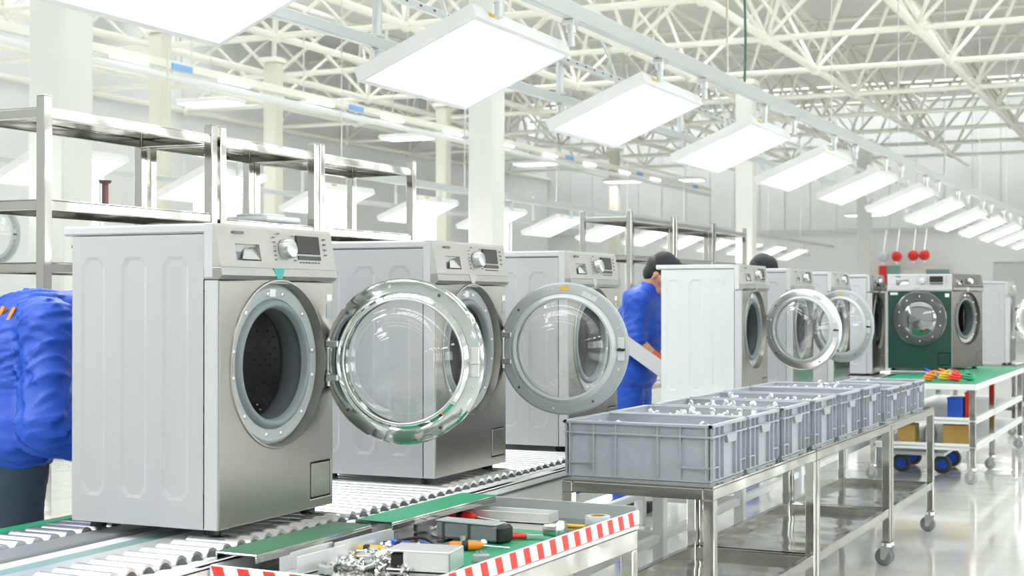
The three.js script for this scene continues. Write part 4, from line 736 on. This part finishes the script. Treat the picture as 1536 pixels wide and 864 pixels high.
// ---------- people ----------
function sdfGeo(bones, cell, k = 0.03, wr = 0, wf = 9) {
  // bones: [ax,ay,az, bx,by,bz, ra, rb]
  const lo = [1e9, 1e9, 1e9], hi = [-1e9, -1e9, -1e9];
  for (const b of bones) for (let i = 0; i < 3; i++) { lo[i] = Math.min(lo[i], b[i] - b[6], b[i + 3] - b[7]); hi[i] = Math.max(hi[i], b[i] + b[6], b[i + 3] + b[7]); }
  const pad = 3 * cell + wr; const ext = Math.max(...[0, 1, 2].map(i => hi[i] - lo[i])) + 2 * pad, n = Math.ceil(ext / cell) + 2, half = n * cell / 2, c = [0, 1, 2].map(i => (lo[i] + hi[i]) / 2);
  const mc = new MarchingCubes(n, M.skin, false, false, 400000); mc.isolation = 0; mc.field.fill(-1);
  const B = bones.map(b => { const d = [b[3] - b[0], b[4] - b[1], b[5] - b[2]]; return { b, d, l: d[0] ** 2 + d[1] ** 2 + d[2] ** 2 + 1e-9 }; });
  const i0 = [0, 1, 2].map(i => Math.max(0, Math.floor((lo[i] - pad - c[i] + half) / cell))), i1 = [0, 1, 2].map(i => Math.min(n - 1, Math.ceil((hi[i] + pad - c[i] + half) / cell)));
  for (let z = i0[2]; z <= i1[2]; z++) for (let y = i0[1]; y <= i1[1]; y++) for (let x = i0[0]; x <= i1[0]; x++) {
    const px = c[0] - half + x * cell, py = c[1] - half + y * cell, pz = c[2] - half + z * cell; let d = 1e3;
    for (const q of B) {
      const b = q.b, ux = px - b[0], uy = py - b[1], uz = pz - b[2]; let t = (ux * q.d[0] + uy * q.d[1] + uz * q.d[2]) / q.l; t = t < 0 ? 0 : t > 1 ? 1 : t;
      const e = Math.hypot(ux - q.d[0] * t, uy - q.d[1] * t, uz - q.d[2] * t) - (b[6] + (b[7] - b[6]) * t);
      const h = Math.max(k - Math.abs(d - e), 0) / k; d = Math.min(d, e) - h * h * k * 0.25;
    }
    if (wr && d < 0.05) { // cloth folds: sharp-crested ridges
      const wx = px + 0.05 * noise.noise(px * 5, py * 5, pz * 5), wy = py + 0.06 * noise.noise(px * 4 + 7, py * 4, pz * 4), s1 = wy * 0.8 + wx * 0.6 + pz * 0.4, s2 = wy * 0.85 - wx * 0.5 - pz * 0.3;
      const r1 = 1 - Math.abs(noise.noise(s1 * wf * 2.6, (wx - wy * 0.6) * wf * 0.42, pz * wf * 0.42 + 3)) * 2.4, r2 = 1 - Math.abs(noise.noise(s2 * wf * 3.1, (wx + wy) * wf * 0.5 + 11, pz * wf * 0.5)) * 2.4;
      const m = 0.5 + 0.5 * noise.noise(px * 4 + 3, py * 4 + 5, pz * 4);
      d -= wr * (Math.max(r1, 0) ** 2 * m + Math.max(r2, 0) ** 2 * (1 - m)) * 1.3 - wr * 0.3;
    }
    mc.field[x + y * n + z * n * n] = -d;
  }
  mc.update();
  const cnt = mc.count ?? mc.geometry.drawRange.count, p = new Float32Array(cnt * 3), nn = new Float32Array(cnt * 3);
  for (let i = 0; i < cnt * 3; i++) { p[i] = mc.positionArray[i] * half + c[i % 3]; nn[i] = mc.normalArray[i]; }
  const g = new THREE.BufferGeometry(); g.setAttribute('position', new THREE.BufferAttribute(p, 3)); g.setAttribute('normal', new THREE.BufferAttribute(nn, 3));
  // make sure the normals look outwards, away from the solid
  let s = 0; for (let i = 0; i + 8 < cnt * 3; i += 9 * 37) { const A = V(p[i], p[i + 1], p[i + 2]), C2 = V(p[i + 3], p[i + 4], p[i + 5]), D = V(p[i + 6], p[i + 7], p[i + 8]); s += Math.sign(C2.sub(A).cross(D.sub(A)).dot(V(nn[i], nn[i + 1], nn[i + 2]))); }
  if (s < 0) for (let i = 0; i < cnt; i += 3) for (let q = 0; q < 3; q++) { let t = p[3 * i + 3 + q]; p[3 * i + 3 + q] = p[3 * i + 6 + q]; p[3 * i + 6 + q] = t; t = nn[3 * i + 3 + q]; nn[3 * i + 3 + q] = nn[3 * i + 6 + q]; nn[3 * i + 6 + q] = t; }
  return g;
}
const bone = (a, b, ra, rb = ra) => [...a, ...b, ra, rb];
const mix = (a, b, t) => a.map((v, i) => v + (b[i] - v) * t), addv = (a, b, s = 1) => a.map((v, i) => v + b[i] * s);
function handBones(wrist, dir, side, out, curl) { // dir: towards the knuckles, side: across the palm to the thumb, out: palm normal
  const kn = addv(wrist, dir, 0.085), q = [bone(wrist, addv(wrist, dir, 0.05), 0.024, 0.03), bone(addv(wrist, dir, 0.04), addv(kn, side, 0.02), 0.024, 0.018), bone(addv(wrist, dir, 0.04), addv(kn, side, -0.025), 0.022, 0.016)];
  [[0.028, 0.07], [0.009, 0.08], [-0.011, 0.074], [-0.03, 0.058]].forEach(([s, l]) => { const a = addv(kn, side, s), b = addv(addv(a, dir, l * 0.5), out, l * 0.5 * curl * 0.5), c = addv(addv(b, dir, l * 0.45 * (1 - curl)), out, l * 0.55 * curl); q.push(bone(a, b, 0.0095, 0.009), bone(b, c, 0.009, 0.008)); });
  const t0 = addv(addv(wrist, dir, 0.025), side, 0.025), t1 = addv(addv(t0, dir, 0.035), side, 0.025), t2 = addv(addv(t1, dir, 0.03), out, 0.015); q.push(bone(t0, t1, 0.013, 0.011), bone(t1, t2, 0.011, 0.009)); return q;
}
const nrm = a => { const l = Math.hypot(...a); return a.map(v => v / l); }, crs = (a, b) => [a[1] * b[2] - a[2] * b[1], a[2] * b[0] - a[0] * b[2], a[0] * b[1] - a[1] * b[0]], dif = (a, b) => a.map((v, i) => v - b[i]);
function person(label, J, o = {}) {
  const base = [(J.footR[0] + J.footL[0]) / 2, 0, (J.footR[2] + J.footL[2]) / 2];
  const P = thing('person', label, 'person', base);
  const rel = g => g.translate(-base[0], 0, -base[2]);
  const up = nrm(dif(J.head, J.neck)), f = nrm(J.look), rt = nrm(crs(f, up)), fw = nrm(crs(up, rt));
  const H = (u, v, w) => addv(addv(addv(J.head, rt, u), up, v), fw, w);
  const headB = [bone(H(0, 0.035, -0.02), H(0, 0.035, 0.015), 0.088, 0.082), bone(H(0, -0.02, 0.02), H(0, -0.075, 0.05), 0.066, 0.042), bone(H(0.045, -0.01, 0.04), H(-0.045, -0.01, 0.04), 0.036), bone(J.neck, H(0, -0.05, -0.02), 0.058, 0.054)];
  const face = [bone(H(0, 0.0, 0.09), H(0, -0.032, 0.108), 0.011, 0.015), bone(H(0.02, -0.066, 0.088), H(-0.02, -0.066, 0.088), 0.009), bone(H(0.05, 0.022, 0.075), H(-0.05, 0.022, 0.075), 0.016), bone(H(0.082, -0.005, 0.0), H(0.086, -0.035, -0.002), 0.014, 0.009), bone(H(-0.082, -0.005, 0), H(-0.086, -0.035, -0.002), 0.014, 0.009)];
  const arms = s => [bone(J['sh' + s], J['el' + s], 0.045, 0.04), bone(J['el' + s], J['wr' + s], 0.044, 0.028)];
  const torso = [bone(J.hip, J.chest, 0.11, 0.12), bone(J.chest, J.neck, 0.1, 0.06), bone(J.shR, J.shL, 0.055), bone(J.hipR, J.kneeR, 0.075, 0.055), bone(J.kneeR, J.footR, 0.05, 0.035), bone(J.hipL, J.kneeL, 0.075, 0.055), bone(J.kneeL, J.footL, 0.05, 0.035), bone(J.hipR, J.hipL, 0.1)];
  const hands = ['R', 'L'].map(s => { const d = nrm(dif(J['wr' + s], J['el' + s])), sd = nrm(crs(d, [0, 1, 0.01])), ot = nrm(crs(sd, d)); return handBones(J['wr' + s], d, s === 'R' ? sd.map(v => -v) : sd, ot.map(v => -v), 0.75); });
  mesh('body', [rel(sdfGeo([...torso, ...arms('R'), ...arms('L'), ...headB.slice(3)], 0.016, 0.03)), rel(sdfGeo([...headB, ...face], 0.006, 0.018)), ...(o.gloves ? [] : hands.map(h => rel(sdfGeo(h, 0.004, 0.006))))], M.skin, P);
  if (o.gloves) hands.forEach((h, i) => mesh('glove', rel(sdfGeo(h.map(b => [...b.slice(0, 6), b[6] + 0.003, b[7] + 0.003]), 0.004, 0.006)), M.glove, P));
  for (const s of [-1, 1]) mesh('eye', new THREE.SphereGeometry(0.011, 10, 8).translate(...H(s * 0.032, 0.004, 0.082)).translate(-base[0], 0, -base[2]), M.black, P);
  const sl = o.sleeve ?? 1; // share of the forearm under the sleeve
  const jb = [bone(addv(J.hip, [0, o.hem ?? -0.03, 0]), J.chest, 0.165, 0.168), bone(J.chest, addv(J.neck, up, -0.06), 0.16, 0.085), bone(J.shR, mix(J.shR, J.shL, 0.5), 0.085, 0.1), bone(J.shL, mix(J.shR, J.shL, 0.5), 0.085, 0.1), bone(addv(J.hipR, [0, 0.03 + (o.hem ?? -0.03), 0]), addv(J.hipL, [0, 0.03 + (o.hem ?? -0.03), 0]), 0.135),
    ...['R', 'L'].flatMap(s => [bone(J['sh' + s], J['el' + s], 0.082, 0.066), ...(sl > 0 ? [bone(J['el' + s], mix(J['el' + s], J['wr' + s], sl), 0.066, 0.066 - 0.02 * sl)] : [])]), ...(o.extra ?? [])];
  const jk = mesh('jacket', rel(sdfGeo(jb, o.cell ?? 0.012, o.blend ?? 0.05, o.fold ?? 0.012, o.freq ?? 10)), M.jacket, P);
  mesh('collar', rel(sdfGeo([bone(addv(J.neck, up, -0.03), addv(J.neck, up, 0.015), 0.078, 0.07)], 0.01, 0.01)), M.jacket, jk);
  mesh('trousers', rel(sdfGeo([bone(J.hipR, J.hipL, 0.112), bone(J.hipR, J.kneeR, 0.104, 0.082), bone(J.kneeR, addv(J.footR, [0, 1, 0], 0.06), 0.082, 0.07), bone(J.hipL, J.kneeL, 0.104, 0.082), bone(J.kneeL, addv(J.footL, [0, 1, 0], 0.06), 0.082, 0.07)], 0.015, 0.03, 0.008, 9)), o.trouser ?? M.trouser, P);
  for (const s of ['R', 'L']) { const a = J['foot' + s], d = nrm([J.stance[0], 0, J.stance[1]]); mesh('shoe', rel(sdfGeo([bone(addv(a, d, -0.05), addv(a, d, 0.16), 0.048, 0.042)], 0.008, 0.01)), M.black, P); }
  mesh('hair', rel(sdfGeo([bone(H(0, 0.045, -0.03), H(0, 0.05, 0.0), 0.094, 0.09), bone(H(0, -0.02, -0.05), H(0, 0.03, -0.04), 0.068, 0.085)], 0.008, 0.02)), M.hair, P);
  if (o.cap) { const c = mesh('cap', rel(sdfGeo([bone(H(0, 0.065, -0.02), H(0, 0.065, 0.02), 0.096, 0.092), bone(H(0, 0.055, 0.06), H(0, 0.045, 0.15), 0.045, 0.03), bone(H(0.05, 0.05, 0.08), H(-0.05, 0.05, 0.08), 0.02)], 0.008, 0.02)), M.cap, P); }
  return { P, jk, base, rel };
}
const w1 = person('person in a blue work jacket and dark trousers bending behind the first washer', {
  hip: [-3.33, 0.93, -3.46], hipR: [-3.25, 0.88, -3.42], hipL: [-3.42, 0.88, -3.50], chest: [-3.33, 1.2, -3.55], neck: [-3.25, 1.355, -3.68], head: [-3.14, 1.40, -3.86], look: [0.5, -0.6, -0.8],
  shR: [-3.17, 1.31, -3.5], shL: [-3.48, 1.325, -3.68], elR: [-3.09, 1.01, -3.39], wrR: [-3.0, 0.93, -3.56], elL: [-3.40, 1.08, -3.88], wrL: [-3.1, 1.0, -3.92],
  kneeR: [-3.26, 0.5, -3.44], kneeL: [-3.46, 0.5, -3.52], footR: [-3.28, 0.05, -3.40], footL: [-3.5, 0.05, -3.50], stance: [0.5, -0.8],
}, { hem: 0.06, fold: 0.014, freq: 9, cell: 0.008, blend: 0.03, extra: [bone([-3.42, 1.26, -3.6], [-3.3, 1.0, -3.47], 0.13, 0.15)] });
for (const [x, l] of [[0, 0.12], [0.045, 0.115]]) mesh('orange_stripe', bx(0.012, l, 0.05, 0, 0, 0, 0.001).rotateX(-0.35).rotateZ(-0.3).translate(-3.345 + x - w1.base[0], 1.315, -3.475 - w1.base[2]), M.orange, w1.jk);
const w2 = person('person in blue overalls with rolled sleeves holding a tilted pale panel', {
  hip: [-3.30, 0.95, -9.1], hipR: [-3.28, 0.93, -9.0], hipL: [-3.3, 0.93, -9.2], chest: [-3.26, 1.22, -9.12], neck: [-3.2, 1.45, -9.15], head: [-3.12, 1.555, -9.16], look: [0.8, -0.6, 0.05],
  shR: [-3.22, 1.38, -8.97], shL: [-3.22, 1.38, -9.33], elR: [-3.22, 1.15, -8.92], wrR: [-3.10, 1.05, -8.94], elL: [-3.14, 1.12, -9.38], wrL: [-3.10, 1.05, -9.25],
  kneeR: [-3.28, 0.5, -9.0], kneeL: [-3.30, 0.5, -9.22], footR: [-3.32, 0.05, -9.0], footL: [-3.34, 0.05, -9.24], stance: [1, 0],
}, { sleeve: 0.12, gloves: true, cap: true, trouser: M.jacket, fold: 0.01 });
person('person in a dark cap mostly hidden behind the glossy white-sided washer', {
  hip: [-3.32, 0.98, -12.1], hipR: [-3.32, 0.96, -12.0], hipL: [-3.32, 0.96, -12.2], chest: [-3.3, 1.27, -12.1], neck: [-3.27, 1.5, -12.1], head: [-3.22, 1.625, -12.1], look: [0.9, -0.4, 0.1],
  shR: [-3.28, 1.43, -11.92], shL: [-3.28, 1.43, -12.28], elR: [-3.25, 1.17, -11.88], wrR: [-3.08, 1.05, -11.95], elL: [-3.25, 1.17, -12.32], wrL: [-3.08, 1.05, -12.25],
  kneeR: [-3.3, 0.5, -12.0], kneeL: [-3.3, 0.5, -12.2], footR: [-3.34, 0.05, -12.0], footL: [-3.34, 0.05, -12.2], stance: [1, 0],
}, { cap: true, trouser: M.jacket, cell: 0.016, fold: 0.008 });
{ const o = thing('sheet_metal_cover', 'pale tilted sheet metal cover held by the worker in rolled sleeves', 'cover', [-3.06, 0.985, -8.86], 0.15); o.rotation.z = -0.62; mesh('plate', bb(-0.26, 0.08, -0.045, 0.045, -0.012, 0.012, 0.003), M.lidWhite, o); mesh('fold', bb(-0.26, 0.08, 0.04, 0.046, -0.03, 0.012, 0.002), M.lidWhite, o); }
scene.traverse(o => { if (o.isMesh) { o.castShadow = true; o.receiveShadow = true; } });
renderer.render(scene, camera);
